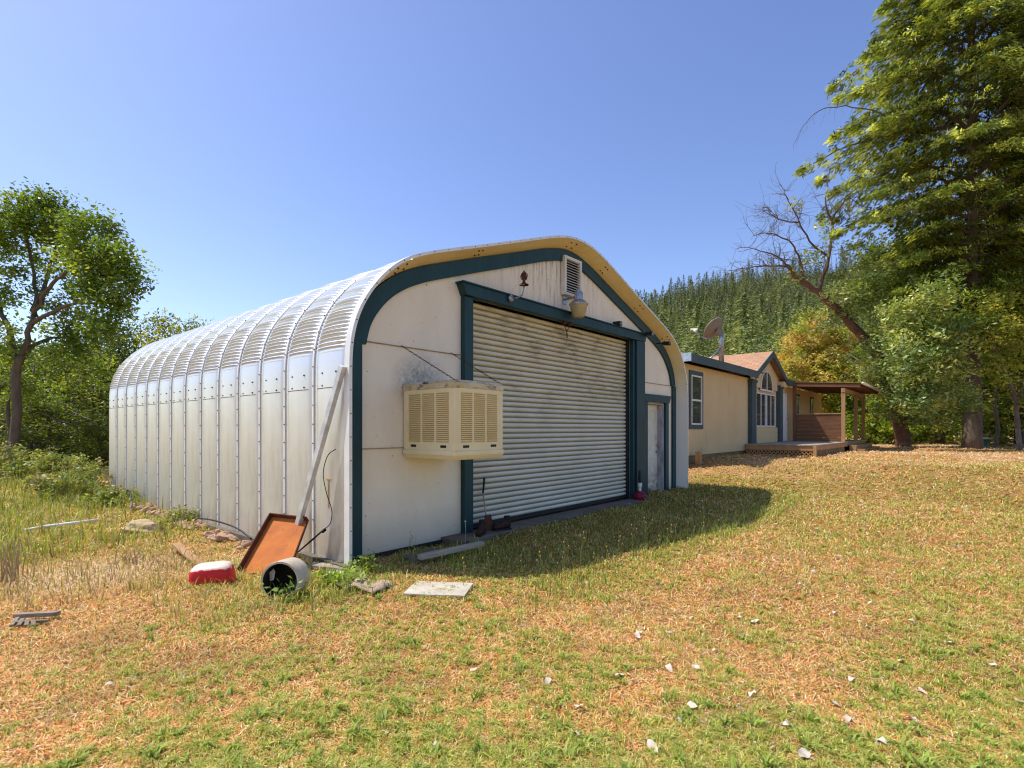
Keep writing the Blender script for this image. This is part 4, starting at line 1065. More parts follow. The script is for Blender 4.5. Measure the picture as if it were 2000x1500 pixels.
# rock
def rock_mesh(seed, sx, sy, sz, flat=.0, n=2):
    bm = bmesh.new(); bmesh.ops.create_icosphere(bm, subdivisions=n, radius=1)
    r = np.random.default_rng(seed); o = r.random(3) * 9
    for v in bm.verts:
        k = 1 + .22 * math.sin(v.co.x * 3 + o[0]) * math.cos(v.co.y * 2.6 + o[1]) + .10 * math.sin(v.co.z * 7 + o[2]) + r.uniform(-.06, .06)
        v.co *= k; v.co.x *= sx; v.co.y *= sy; v.co.z *= sz
    me = bpy.data.meshes.new('rock'); bm.to_mesh(me); bm.free(); return me
o = link_mesh('tan_rock', rock_mesh(4, .26, .17, .13, n=3), M['stone'], None, (-5.62, 8.15, .0)); o.rotation_euler = (0, .12, .2)
set_props(o, 'smooth tan rock lying in the grass near the side wall', 'rock')
bs = []
for k in range(130):
    t = random.uniform(.7, 8.8); s = 3.27 - random.uniform(0, .26)
    if k < 5: o = link_mesh('broken_brick', rock_mesh(20 + k, .09, .065, .05, n=2), M['brick']); bs.append(o)
    else: o = bs[k % 5].copy(); col.objects.link(o)
    p = F(s, t); o.location = (p.x, p.y, gz(p.x, p.y) + random.uniform(.01, .06)); o.rotation_euler = (random.uniform(-.4, .4), random.uniform(-.4, .4), random.uniform(0, 6)); kk = random.uniform(.45, 1.15); o.scale = (kk, kk, kk)
    set_props(o, 'crumbled red brown brick piece lying at the foot of the side wall', 'brick', 'broken bricks along the side wall')
# pale pipe in grass, left
b = MB(); b.tube([(-7.05, 8.05, .06), (-6.55, 8.45, .09)], .022, 8); b.tube([(-7.05, 8.05, .06), (-7.25, 7.92, .03)], .018, 8)
wsingle('pale_pipe', b, M['frame_white'], (-7.05, 8.05, 0), 'short white pipe lying in the green grass at the left', 'pipe', smooth=True)
# weathered wooden bracket lower left
T = empty('slatted_board', (-4.0, 4.4, -.07), .0, 'weathered grey slatted wooden piece half sunk in the grass', 'slatted wood')
tb = (-4.0, 4.4, -.07)
b = MB(); b.bar((-4.13, 4.43, -.02), (-3.80, 4.47, -.015), .05, .035); build(b, 'top_rail', M['wood_dark'], T, tb, bevel=.004)
for k in range(4):
    b = MB(); b.bar((-4.08 + k * .06, 4.40 - .02 * k, -.03), (-4.02 + k * .06, 4.28, -.05), .03, .02); build(b, 'slat', M['wood_dark'], T, tb, bevel=.003)
b = MB(); b.bar((-4.05, 4.33, -.04), (-3.80, 4.37, -.04), .03, .02); build(b, 'lower_rail', M['wood_dark'], T, tb, bevel=.003)
# dead stalk clump, left edge
for k, (cx_, cy_, n_, hh, lab) in enumerate([(-5.35, 5.68, 26, .42, 'clump of tall dry brown stalks standing at the left edge of the straw'), (-4.55, 6.3, 16, .22, 'low clump of broken dry stubble in the middle of the straw patch'), (-3.95, 6.1, 12, .20, 'sparse dry stubble clump beside the tan plank')]):
    mb = MB(); r = random.Random(k + 3)
    for i in range(n_):
        x, y = cx_ + r.gauss(0, .12), cy_ + r.gauss(0, .10); h_ = hh * r.uniform(.4, 1.1); dx, dy = r.uniform(-.1, .1), r.uniform(-.1, .1); z0 = gz(x, y) - .02
        pts = [(x, y, z0), (x + dx * .4, y + dy * .4, z0 + h_ * .55), (x + dx, y + dy, z0 + h_)]
        if r.random() < .25: pts.append((x + dx + .08, y + dy, z0 + h_ * 1.02)); pts.append((x + dx + .11, y + dy, z0 + h_ * .7))
        mb.tube(pts, [.007, .006] + [.004] * (len(pts) - 2), 5)
    wsingle('dry_stalks', mb, M['stalk'], (cx_, cy_, gz(cx_, cy_)), lab, 'dry plant', 'dead stalks left of the shed')

# seed head flowers along the edge of the shade
def flower_proto(seed, h):
    r = random.Random(seed); root = empty('wildflower', (0, 0, 0))
    mb = MB(); heads = []
    lean = r.uniform(-.06, .06)
    mb.tube([(0, 0, 0), (lean * .3, .01, h * .5), (lean, 0, h)], [.0028, .0022, .0016], 5); heads.append((lean, 0, h))
    for k in range(2):
        z = h * r.uniform(.45, .7); x = lean * .4; e = (x + r.uniform(-.07, .07), r.uniform(-.05, .05), z + h * r.uniform(.15, .3)); mb.tube([(x, 0, z), ((x + e[0]) / 2 + .01, e[1] / 2, (z + e[2]) / 2), e], .0016, 4); heads.append(e)
    build(mb, 'stem', M['greenstem'], root)
    for i, e in enumerate(heads):
        m2 = MB(); m2.lathe([(0, -.010), (.005, -.005), (.0075, .002), (.006, .008), (0, .010)], e, (.1, .1, 1), 7); build(m2, 'seed_head', M['yellow'] if seed % 3 == 0 and i == 0 else M['flower'], root, smooth=True)
    return root
fp = [flower_proto(k, h_) for k, h_ in enumerate((.34, .42, .50, .28))]
spots = [(1060,1132),(1105,1122),(1133,1115),(1160,1112),(1205,1100),(1238,1092),(1265,1088),(1285,1085),(1305,1078),(1318,1075),(1340,1065),(1352,1060),(1365,1055),(1372,1050),(1392,1045),(1415,1035),(1432,1030),(1450,1022),(1470,1012),(1185,1105),(1230,1060),(1020,1138),(960,1140),(905,1135),(862,1110),(805,1105),(1418,1052),(1380,1060),(800,1090),(1095,1150)]
for i, (px_, py_) in enumerate(spots):
    D = EYE * FPX / (py_ - CY); x_, y_ = (px_ - CX) / FPX * D, D
    src = fp[i % 4]
    if i < 4: o = src
    else:
        o = src.copy(); col.objects.link(o)
        for ch in list(src.children):
            c_ = ch.copy(); col.objects.link(c_); c_.parent = o
    o.location = (x_, y_, gz(x_, y_)); o.rotation_euler = (0, 0, random.uniform(0, 6.28)); k = random.uniform(.75, 1.15); o.scale = (k, k, k)
    set_props(o, 'thin stemmed wildflower gone to seed at the edge of the shade', 'wildflower', 'seeding wildflowers in front of the shed')

# ------------------------------------------------------------------ the house
HT = .775                      # wall plane in t
hs = Thing('ranch_house', (24, HT, .6), 'tan sided single storey house with slate trim and front gable', 'house')
EZ = 3.45
b = MB(); b.box(14.9, 33.8, HT, HT + 8.2, .74, EZ)
hs.part('wall', b, M['house'])
b = MB(); b.box(14.95, 33.75, HT + .06, HT + 8.1, .3, .739); hs.part('skirting', b, weathered('skirt', (.30,.22,.11), rough=.8, scale=3))
# main roof
b = MB(); rp = .25
x0, x1 = 14.72, 34.3; ye = HT - .32; yr = HT + 4.1; zr = EZ + .20 + (yr - ye) * rp
GL_, GR_ = 21.0, 25.25
for (xa, xb, yy0) in ((x0, GL_, ye), (GL_, GR_, HT + .6), (GR_, x1, ye)):
    q0 = EZ + .14 + (yy0 - ye) * (zr - .06 - EZ - .14) / (yr - ye)
    b.hexa([(xa, yy0, q0), (xb, yy0, q0), (xb, yr, zr - .06), (xa, yr, zr - .06), (xa, yy0, q0 + .075), (xb, yy0, q0 + .075), (xb, yr, zr + .01), (xa, yr, zr + .01)])
b.hexa([(x0, yr, zr - .06), (x1, yr, zr - .06), (x1, 2*yr-ye, EZ + .14), (x0, 2*yr-ye, EZ + .14), (x0, yr, zr + .01), (x1, yr, zr + .01), (x1, 2*yr-ye, EZ + .215), (x0, 2*yr-ye, EZ + .215)])
def box_uv(me, s=1.0):
    uv = me.uv_layers.new(name='UVMap')
    for p in me.polygons:
        n = p.normal
        for li in p.loop_indices:
            v = me.vertices[me.loops[li].vertex_index].co
            if abs(n.z) > .3: uv.data[li].uv = (v.y * s, v.x * s) if abs(n.x) > abs(n.y) else (v.x * s, v.y * s)
            else: uv.data[li].uv = (v.x * s + v.y * s, v.z * s)
rf = hs.part('roof', b, M['shingle']); box_uv(rf.data)
for xa, xb in ((x0 - .02, GL_), (GR_, x1 + .02)):
    b = MB(); b.box(xa, xb, ye - .035, ye - .003, EZ - .02, EZ + .23); fa = hs.part('fascia', b, M['fascia'], bevel=.004)
    b = MB(); b.box(xa + .02, xb, ye, HT - .002, EZ + .10, EZ + .125); hs.part('eave_soffit', b, M['house'])
b = MB(); b.box(x0 - .06, x0 - .022, ye - .036, ye + .25, EZ + .0, EZ + .235); hs.part('fascia_end_cap', b, weathered('peeling_blue', (.28,.45,.55), dark=(.7,.75,.75), rough=.6, scale=9))
# moss and litter line on the eave
b = MB(); r = random.Random(9)
for k in range(150):
    s = 14.8 + r.random() ** 1.3 * 7; h_ = r.uniform(.01, .045)
    b.add([(s, ye - .02, EZ + .216), (s + r.uniform(.04, .16), ye - .02, EZ + .216), (s + .05, ye + .06, EZ + .225 + h_), (s + .06, ye + .18, EZ + .24)], [(0, 1, 2), (1, 3, 2), (0, 2, 3)])
hs.part('roof_moss', b, M['moss'])
# front gable
GC, GW, GA = 23.1, 2.18, 4.66; gy0 = HT - .30
gw_ = MB(); gw_.prism([(GC - 2.05, EZ - .3), (GC + 2.05, EZ - .3), (GC + 2.05, EZ + .15), (GC, GA - .22), (GC - 2.05, EZ + .15)], HT - .06, HT - .02)
hs.part('gable_wall', gw_, M['house'])
b = MB(); back_y = HT + 4.4
for sg in (-1, 1):
    e0 = (GC + sg * (GW + .10), EZ + .16 ); a0 = (GC, GA)
    q = [(e0[0], gy0, e0[1] - .07), (a0[0], gy0, a0[1] - .07), (a0[0], back_y, a0[1] - .07), (e0[0], back_y, e0[1] - .07)]
    b.hexa(q + [(p[0], p[1], p[2] + .07) for p in q])
g2 = hs.part('gable_roof', b, M['shingle']); box_uv(g2.data)
b = MB()
for sg in (-1, 1):
    e0 = (GC + sg * (GW + .16), EZ + .14); a0 = (GC, GA + .015)
    q = [(e0[0], gy0 - .035, e0[1] - .22), (a0[0], gy0 - .035, a0[1] - .25), (a0[0], gy0 - .003, a0[1] - .25), (e0[0], gy0 - .003, e0[1] - .22)]
    t4 = [(e0[0], gy0 - .035, e0[1] + .01), (a0[0], gy0 - .035, a0[1]), (a0[0], gy0 - .003, a0[1]), (e0[0], gy0 - .003, e0[1] + .01)]
    b.hexa(q + t4)
hs.part('gable_fascia', b, M['fascia'])
b = MB(); b.box(GC + 1.62, GC + 2.14, gy0 + .01, HT - .065, EZ - .12, EZ + .10); hs.part('eave_return', b, M['house'])
# pilasters
for s0, s1 in ((20.90, 21.42), (24.72, 25.18)):
    b = MB(); b.box(s0, s1, HT - .16, HT - .065 + .06, .98, EZ - .05); b.box(s0 - .04, s1 + .04, HT - .19, HT - .005, EZ - .17, EZ - .051)
    hs.part('pilaster', b, M['house_trim'], bevel=.006)
# windows
def window(s0, s1, z0, z1, trimw=.11, mull=(), trans=(), y=HT, trim=True, fr=.045):
    b = MB()
    for (a, c, d, e) in ((s0, s1, z0, z0 + fr), (s0, s1, z1 - fr, z1), (s0, s0 + fr, z0 + fr, z1 - fr), (s1 - fr, s1, z0 + fr, z1 - fr)): b.box(a, c, y - .045, y - .004, d, e)
    for m_ in mull: b.box(m_ - .022, m_ + .022, y - .042, y - .004, z0 + fr, z1 - fr)
    for m_ in trans: b.box(s0 + fr, s1 - fr, y - .044, y - .004, m_ - .028, m_ + .028)
    w = hs.part('window', b, M['frame_white'], bevel=.003)
    b = MB(); b.box(s0 + fr, s1 - fr, y - .018, y - .006, z0 + fr, z1 - fr); hs.part('pane', b, M['glass'], w)
    if trim:
        b = MB(); t = trimw
        for (a, c, d, e) in ((s0 - t, s1 + t, z0 - t, z0 - .001), (s0 - t, s1 + t, z1 + .001, z1 + t), (s0 - t, s0 - .001, z0, z1), (s1 + .001, s1 + t, z0, z1)): b.box(a, c, y - .030, y - .003, d, e)
        hs.part('window_trim', b, M['house_trim'], w)
    return w
window(15.49, 16.30, 1.66, 3.15, .13, trans=(2.40,))
window(21.72, 23.02, 1.62, 2.96, mull=(22.37,), trim=False, y=HT - .02, fr=.05)
window(23.12, 24.36, 1.62, 2.96, mull=(23.74,), trim=False, y=HT - .02, fr=.05)
window(27.62, 28.75, 1.78, 3.10, .10, mull=(28.18,))
window(31.15, 31.75, 1.78, 3.10, .10)
# half round window
b = MB(); cxw, rw, zb = 23.05, .86, 3.08; yy = HT - .10
pts = [(cxw - rw, zb)] + [(cxw - rw * math.cos(a), zb + .80 * math.sin(a)) for a in np.linspace(.0, math.pi, 20)] + [(cxw + rw, zb)]
pin = [(cxw + (x - cxw) * .90, zb + .04 + (z - zb) * .90) for x, z in pts]
b.strip(pin, pts, yy, yy + .04); b.box(cxw - .03, cxw + .03, yy + .002, yy + .038, zb, zb + .78); b.box(cxw - rw, cxw + rw, yy, yy + .04, zb - .03, zb + .035)
w = hs.part('window', b, M['frame_white']); b = MB(); b.prism(pin, yy + .02, yy + .03); hs.part('pane', b, M['glass'], w)
# entry door, recessed white
b = MB(); b.box(25.55, 26.35, HT - .05, HT - .005, 1.0, 3.12); d_ = hs.part('front_door', b, M['frame_white'], bevel=.004)
b = MB(); b.lathe([(.03, 0), (.012, .02), (.03, .05), (0, .06)], (26.25, HT - .05, 1.98), (0, -1, 0), 12); hs.part('door_knob', b, M['galv'], d_)
b = MB(); b.lathe([(.09, 0), (.11, .03), (.07, .09), (.0, .10)], (20.4, ye + .5, EZ + .32), n=14); hs.part('roof_vent', b, M['rustdark'], smooth=True)
b = MB(); b.box(21.44, 24.70, HT - .055, HT - .021, .98, 1.60)
for k in range(3): b.box(21.44, 24.70, HT - .065, HT - .021, 1.02 + k * .19, 1.17 + k * .19)
hs.part('lap_siding', b, M['house'])

# satellite dish standing on the roof
T = Thing('satellite_dish', (17.95, HT - .1, 3.66), 'brown satellite dish on a braced grey pole above the house eave', 'satellite dish')
S0, T0 = 17.93, HT - .06
b = MB(); b.tube([(S0, T0, 3.60), (S0, T0, 4.52), (S0 - .02, T0, 4.75)], [.085, .08, .06], 12); T.part('pole', b, M['galv'], smooth=True)
b = MB(); b.tube([(S0, T0, 4.22), (S0 - .95, T0 + .1, 3.70)], .030, 8); T.part('brace', b, M['galv'], smooth=True)
dcn = Vector((S0 - .13, T0 + .17, 4.83)); dn = Vector((.20, .765, .60)).normalized()
b = MB(); pr = [(0, 0)] + [(r_, .22 * (r_ / .52) ** 2) for r_ in np.linspace(.08, .38, 8)] + [(.395, .135), (.385, .112)] + [(r_, .22 * (r_ / .52) ** 2 - .012) for r_ in np.linspace(.37, .05, 6)]
b.lathe(pr, dcn - dn * .05, dn, 32); T.part('reflector', b, M['dish'], smooth=True)
b = MB(); q = Vector((S0 - .42, T0 + .75, 4.86)); b.tube([dcn + Vector((-.05, .12, -.30)), dcn + Vector((-.2, .4, -.22)), q], .02, 8); T.part('feed_arm', b, M['galv'])
b = MB(); b.tube([q - Vector((.0, 0, .02)), q - dn * .10], .055, 10); b.bar(q + Vector((0, -.12, 0)), q + Vector((0, .12, .02)), .07, .06); T.part('receiver', b, M['frame_white'], bevel=.006)
b = MB(); b.bar((S0 - .02, T0, 4.70), dcn - dn * .05, .16, .16); T.part('mount_bracket', b, M['dish'])

# ------------------------------------------------------------------ deck and porch
DZ = .985
dk = Thing('wooden_deck', (24, -.4, .5), 'low wooden deck with lattice skirt in front of the house', 'deck')
DX0, DX1, DY0, DY1 = 20.5, 32.0, -1.52, HT - .03
for k in range(15):
    y0 = DY0 - .03 + k * .152; b = MB()
    if y0 + .14 < DY1: b.box(DX0 - .03, DX1, y0, y0 + .144, DZ - .035, DZ); dk.part('deck_board', b, M['wood_grey'])
b = MB(); b.box(DX0, DX0 + .04, DY0, DY1, DZ - .20, DZ - .036); b.box(DX0 + .04, DX1, DY0, DY0 + .04, DZ - .20, DZ - .036); dk.part('rim_joist', b, M['wood_tan'])
b = MB(); b.box(DX0 - .04, DX0 + .06, DY0 - .06, DY0 + .05, .50, DZ - .04); dk.part('corner_post', b, M['wood_tan'], bevel=.006)
def lattice(axis, c, a0, a1, z0, z1, pitch=.13, w=.035):
    b = MB(); H = z1 - z0; n = int((a1 - a0 + H) / pitch)
    for sg in (1, -1):
        for k in range(n + 1):
            p = a0 - H + k * pitch if sg > 0 else a0 + k * pitch
            pa, za, pb, zb_ = p, z0, p + sg * H, z1
            def clip(pa, za, pb, zb_):
                if sg > 0:
                    if pa < a0: za += (a0 - pa); pa = a0
                    if pb > a1: zb_ -= (pb - a1); pb = a1
                else:
                    if pa > a1: za += (pa - a1); pa = a1
                    if pb < a0: zb_ -= (a0 - pb); pb = a0
                return pa, za, pb, zb_
            pa, za, pb, zb_ = clip(pa, za, pb, zb_)
            if zb_ - za < .03: continue
            o_ = .0 if sg > 0 else .013
            if axis == 'x': b.bar((c + o_, pa, za), (c + o_, pb, zb_), w, .009, (1, 0, 0))
            else: b.bar((pa, c + o_, za), (pb, c + o_, zb_), w, .009, (0, 1, 0))
    return b
def fixbar(): pass
dk.part('lattice', lattice('x', DX0 + .02, DY0 + .06, DY1, .54, DZ - .20), M['wood_tan'])
dk.part('lattice', lattice('y', DY0 + .02, DX0 + .06, 26.3, .54, DZ - .20), M['wood_tan'])
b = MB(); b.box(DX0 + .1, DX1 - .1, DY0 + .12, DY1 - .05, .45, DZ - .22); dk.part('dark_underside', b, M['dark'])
for k, (z1, o_) in enumerate(((.84, .0), (.68, .30))):
    b = MB(); b.box(27.0, 31.9, DY0 - .33 - o_, DY0 - .03 - o_, z1 - .05, z1); b.box(27.0, 31.9, DY0 - .31 - o_, DY0 - .05 - o_, .45, z1 - .051); dk.part('step', b, M['wood_tan'], bevel=.005)
PP = Thing('porch_cover', (29, -.5, 1.0), 'brown wooden porch roof on posts over the deck', 'porch')
b = MB(); y_in, y_out = HT - .10, -2.06; X_0, X_1 = 26.3, 32.0
b.hexa([(X_0, y_out, 3.40), (X_1, y_out, 3.40), (X_1, y_in, 3.60), (X_0, y_in, 3.60), (X_0, y_out, 3.43), (X_1, y_out, 3.43), (X_1, y_in, 3.63), (X_0, y_in, 3.63)])
PP.part('roof_deck', b, M['wood_red'])
b = MB(); b.hexa([(X_0 - .05, y_out - .08, 3.435), (X_1 + .05, y_out - .08, 3.435), (X_1 + .05, y_in, 3.635), (X_0 - .05, y_in, 3.635), (X_0 - .05, y_out - .08, 3.46), (X_1 + .05, y_out - .08, 3.46), (X_1 + .05, y_in, 3.66), (X_0 - .05, y_in, 3.66)])
PP.part('roof_covering', b, M['moss'])
for s in np.arange(X_0 + .0, X_1 + .01, .815):
    b = MB(); b.hexa([(s - .02, y_out, 3.27), (s + .02, y_out, 3.27), (s + .02, y_in, 3.45), (s - .02, y_in, 3.45), (s - .02, y_out, 3.398), (s + .02, y_out, 3.398), (s + .02, y_in, 3.598), (s - .02, y_in, 3.598)]); PP.part('rafter', b, M['wood_red'])
b = MB(); b.tube([(X_0 - .05, y_out - .10, 3.44), (X_1 + .05, y_out - .10, 3.40)], .055, 8); PP.part('gutter', b, M['white'], smooth=True)
b = MB(); b.box(X_0 - .03, X_1 + .03, -1.52, -1.38, 3.09, 3.268); PP.part('front_beam', b, M['wood_tan'], bevel=.005)
for s in (26.36, 29.6, 31.9):
    b = MB(); b.box(s - .07, s + .07, -1.52, -1.38, DZ, 3.088); p_ = PP.part('post', b, M['wood_tan'], bevel=.006)
    b = MB(); b.bar((s + .05, -1.45, 2.62), (s + .48, -1.45, 3.08), .08, .08, (0, 1, 0)); PP.part('knee_brace', b, M['wood_tan'], p_)
b = MB(); b.box(26.30, 26.42, HT - .42, HT - .28, DZ, 3.40); PP.part('post', b, M['wood_red'], bevel=.006)
for k in range(7):
    b = MB(); b.box(26.33, 26.37, -1.375, HT - .425, DZ + .03 + k * .165, DZ + .03 + k * .165 + .158); PP.part('screen_board', b, M['wood_red'])
b = MB(); b.box(26.30, 26.40, -1.375, HT - .425, DZ + 1.19, DZ + 1.23); PP.part('screen_cap', b, M['wood_tan'])

# post and stub at the shed's right corner
p = F(15.5, .60)
T = Thing('short_post', (15.5, .55, .45), 'stubby squared timber post standing between the shed and the house', 'post')
b = MB(); b.box(15.42, 15.58, .45, .61, .15, .86); T.part('timber', b, M['wood_tan'], bevel=.006)
b = MB(); b.box(15.43, 15.57, .46, .60, .861, .868); T.part('end_grain', b, M['wood_pale'])
b = MB(); b.box(15.30, 15.40, .95, 1.35, .15, .62); fsingle('timber_edging', b, M['wood_pale'], (15.3, 1.1, .2), 'low pale timber board set on edge behind the short post', 'edging board', bevel=.006)
b = MB(); b.bar((15.75, .55, .55), (16.2, .70, .96), .02, .02); fsingle('leaning_stick', b, M['wood_grey'], (15.75, .55, .5), 'thin stick leaning on the bank by the house wall', 'stick')
# utility pedestal at right
T = empty('utility_pedestal', (24.9, 28.0, .4), 0, 'small blue green utility pedestal with a pale cap on the far lawn', 'utility box'); tb = (24.9, 28.0, .4)
b = MB(); b.lathe([(.10, .4), (.10, 1.0), (.12, 1.0)], (24.9, 28.0, 0), n=14); build(b, 'body', weathered('pedestal_green', (.08,.28,.25), rough=.5), T, tb, smooth=True)
b = MB(); b.lathe([(.0, .98), (.30, 1.0), (.30, 1.05), (.1, 1.10), (0, 1.1)], (24.9, 28.0, 0), n=18); build(b, 'cap', M['wood_pale'], T, tb, smooth=True)

# ------------------------------------------------------------------ foliage tools
def leaf_cloud(C, nper, spread, size, pal, rs, aspect=.5, droop=0.0, up=0.0, colvar=.25, clumpvar=.3, dirs=None, flat=1.0):
    """C (n,3) clump centres; nper leaves each; returns quads"""
    n = len(C); k = n * nper
    off = rs.normal(0, 1, (k, 3)); off /= np.linalg.norm(off, axis=1)[:, None]; off *= rs.random((k, 1)) ** .45
    sp = np.repeat(np.broadcast_to(spread, (n,)), nper)[:, None]
    P = np.repeat(C, nper, 0) + off * sp * np.array([1, 1, flat])
    P[:, 2] -= droop * np.hypot(off[:, 0], off[:, 1]) * sp[:, 0]
    a = rs.normal(0, 1, (k, 3)); a[:, 2] = a[:, 2] * .6 - droop
    if dirs is not None: a = a * .45 + np.repeat(dirs, nper, 0)
    a /= np.linalg.norm(a, axis=1)[:, None]
    nn = rs.normal(0, 1, (k, 3)); nn[:, 2] = np.abs(nn[:, 2]) + up
    b = np.cross(a, nn); b /= (np.linalg.norm(b, axis=1)[:, None] + 1e-9)
    nn = np.cross(a, b)
    L = size * rs.uniform(.6, 1.3, (k, 1)); W = L * aspect * rs.uniform(.7, 1.2, (k, 1))
    V_ = np.zeros((k, 4, 3))
    V_[:, 0] = P - a * L * .5; V_[:, 2] = P + a * L * .5
    V_[:, 1] = P + b * W * .5 + nn * W * .15 - a * L * .05; V_[:, 3] = P - b * W * .5 + nn * W * .15 - a * L * .05
    pal = np.array(pal); cc = pal[rs.integers(0, len(pal), n)]; cc = cc * rs.uniform(1 - clumpvar, 1 + clumpvar, (n, 1))
    c = np.repeat(cc, nper, 0) * rs.uniform(1 - colvar, 1 + colvar, (k, 1))
    f = np.arange(k)[:, None] * 4 + [0, 1, 2, 3]
    return V_.reshape(-1, 3), f, np.repeat(c, 4, 0)

def lobe_points(lobes, rs):
    out = []
    for (c, rad, n) in lobes:
        o = rs.normal(0, 1, (n, 3)); o /= np.linalg.norm(o, axis=1)[:, None]; o *= rs.uniform(.35, 1.0, (n, 1)) ** .7
        out.append(np.array(c) + o * np.array(rad))
    return np.concatenate(out)

def limb(mb, pts, r0, r1, wob=.0, rs=None, n=8):
    P = [np.array(p, float) for p in pts]; Q = [P[0]] + P + [P[-1]]; out = []
    for i in range(1, len(Q) - 2):
        for k in range(4):
            t = k / 4; p0, p1, p2, p3 = Q[i-1], Q[i], Q[i+1], Q[i+2]
            out.append(.5 * ((2*p1) + (-p0+p2)*t + (2*p0-5*p1+4*p2-p3)*t*t + (-p0+3*p1-3*p2+p3)*t**3))
    out.append(P[-1])
    if rs is not None and wob: out = [out[0]] + [p + rs.normal(0, wob, 3) for p in out[1:]]
    rr = np.linspace(r0, r1, len(out)); mb.tube(out, list(rr), n)
    return [(p, r_) for p, r_ in zip(out, rr)]

def grow_tree(name, base, limbs, lobes, pal, seed, label, cat, group=None, nper=40, spread=.45, leaf=.11, aspect=.5, mat='leaf', bark='bark', twig=.02, droop=0.0, link_twigs=True, flat=.8, clumpvar=.3, up=.2):
    rs = np.random.default_rng(seed); root = empty(name, base, 0, label, cat, group); mb = MB(); nodes = []
    for (pts, r0, r1) in limbs: nodes += limb(mb, pts, r0, r1, .03 if r0 < .3 else .015, rs, 10 if r0 > .15 else 6)
    C = lobe_points(lobes, rs)
    NP = np.array([p for p, _ in nodes])
    if link_twigs:
        order = np.argsort([np.min(np.linalg.norm(NP - c, axis=1)) for c in C])
        NPl = list(NP)
        for i in order:
            c = C[i]; arr = np.array(NPl); d = np.linalg.norm(arr - c, axis=1); j_ = int(np.argmin(d)); p = arr[j_]
            if d[j_] > .3:
                mid = (p + c) / 2 + rs.normal(0, .08 * d[j_], 3) + np.array([0, 0, -.06 * d[j_]]); r0 = min(.09, twig * (.5 + d[j_] * .5)) 
                mb.tube([p, mid, c], [r0, r0 * .65, r0 * .25], 4, False); NPl += [mid, c]
            else: NPl.append(c)
    build(mb, 'trunk', M[bark], root, base, smooth=True)
    v, f, c = leaf_cloud(C, nper, spread * rs.uniform(.7, 1.3, len(C)), leaf, pal, rs, aspect, droop, up, flat=flat, clumpvar=clumpvar)
    v = v - np.array(base)
    keep = None
    link_mesh('crown', mesh_np('crown', v, f, c), M[mat], root)
    return root

def LB(px, py, rp, D, n, dr=None, ky=1.0):
    """lobe at pixel centre with pixel radius, at depth D"""
    r_ = rp / FPX * D
    return (tuple(at(px, py, D)), (r_, dr if dr else r_ * .9, r_ * ky), n)

OAK = [[.19,.29,.04],[.26,.36,.05],[.13,.21,.03],[.34,.40,.07],[.17,.26,.04]]
# the oak at the left edge
D0 = 20.0
base = at(28, 905, D0); base.z = -.05
limbs = [([base, at(31, 760, D0), at(42, 695, D0)], .17, .125),
         ([at(42, 695, D0), at(62, 634, D0), at(67, 606, D0 + .3), at(66, 536, D0 + .5), at(52, 452, D0 + .7), at(60, 400, D0 + .8)], .10, .025),
         ([at(67, 612, D0), at(92, 572, D0 - .3), at(118, 541, D0 - .6), at(154, 513, D0 - 1), at(200, 490, D0 - 1.2)], .09, .02),
         ([at(38, 710, D0), at(25, 676, D0 + .2), at(5, 610, D0 + .4), at(-40, 560, D0 + .5), at(-80, 500, D0)], .15, .03),
         ([at(68, 600, D0), at(100, 520, D0 + 1), at(120, 450, D0 + 1.3)], .09, .03),
         ([at(62, 634, D0), at(120, 600, D0 - .8), at(170, 590, D0 - 1.0), at(215, 600, D0 - 1.0)], .08, .02),
         ([at(45, 690, D0), at(100, 660, D0 + .8), at(160, 660, D0 + 1.2)], .09, .02),
         ([at(150, 513, D0-1), at(200, 455, D0 - .6), at(230, 440, D0 - .4)], .05, .015)]
lobes = [LB(55, 420, 52, D0 + .6, 36), LB(115, 425, 46, D0 + .8, 30), LB(175, 460, 50, D0 - .3, 34), LB(228, 505, 42, D0 - .8, 28), LB(258, 530, 22, D0 - .8, 9), LB(150, 520, 55, D0, 26), LB(5, 450, 55, D0, 30), LB(-50, 470, 70, D0, 30),
         LB(90, 480, 50, D0 + 1.3, 20), LB(205, 575, 32, D0 - 1, 14), LB(140, 600, 40, D0 + .5, 13), LB(20, 560, 50, D0, 14), LB(110, 660, 45, D0 + 1, 15), LB(175, 650, 40, D0 + 1, 16), LB(15, 670, 45, D0, 14), LB(225, 600, 22, D0 - 1, 9), LB(250, 560, 20, D0 - 1, 6), LB(200, 640, 30, D0 - 1, 12), LB(60, 730, 60, D0 + 1.5, 24), LB(150, 720, 55, D0 + 1.5, 22), LB(180, 540, 40, D0 - 1, 16), LB(-60, 600, 60, D0, 18)]
grow_tree('oak_tree', tuple(base), limbs, lobes, OAK, 101, 'leafy oak with forked trunk standing tallest at the left edge', 'tree', nper=62, spread=.56, leaf=.17, bark='bark', droop=.1, clumpvar=.45)

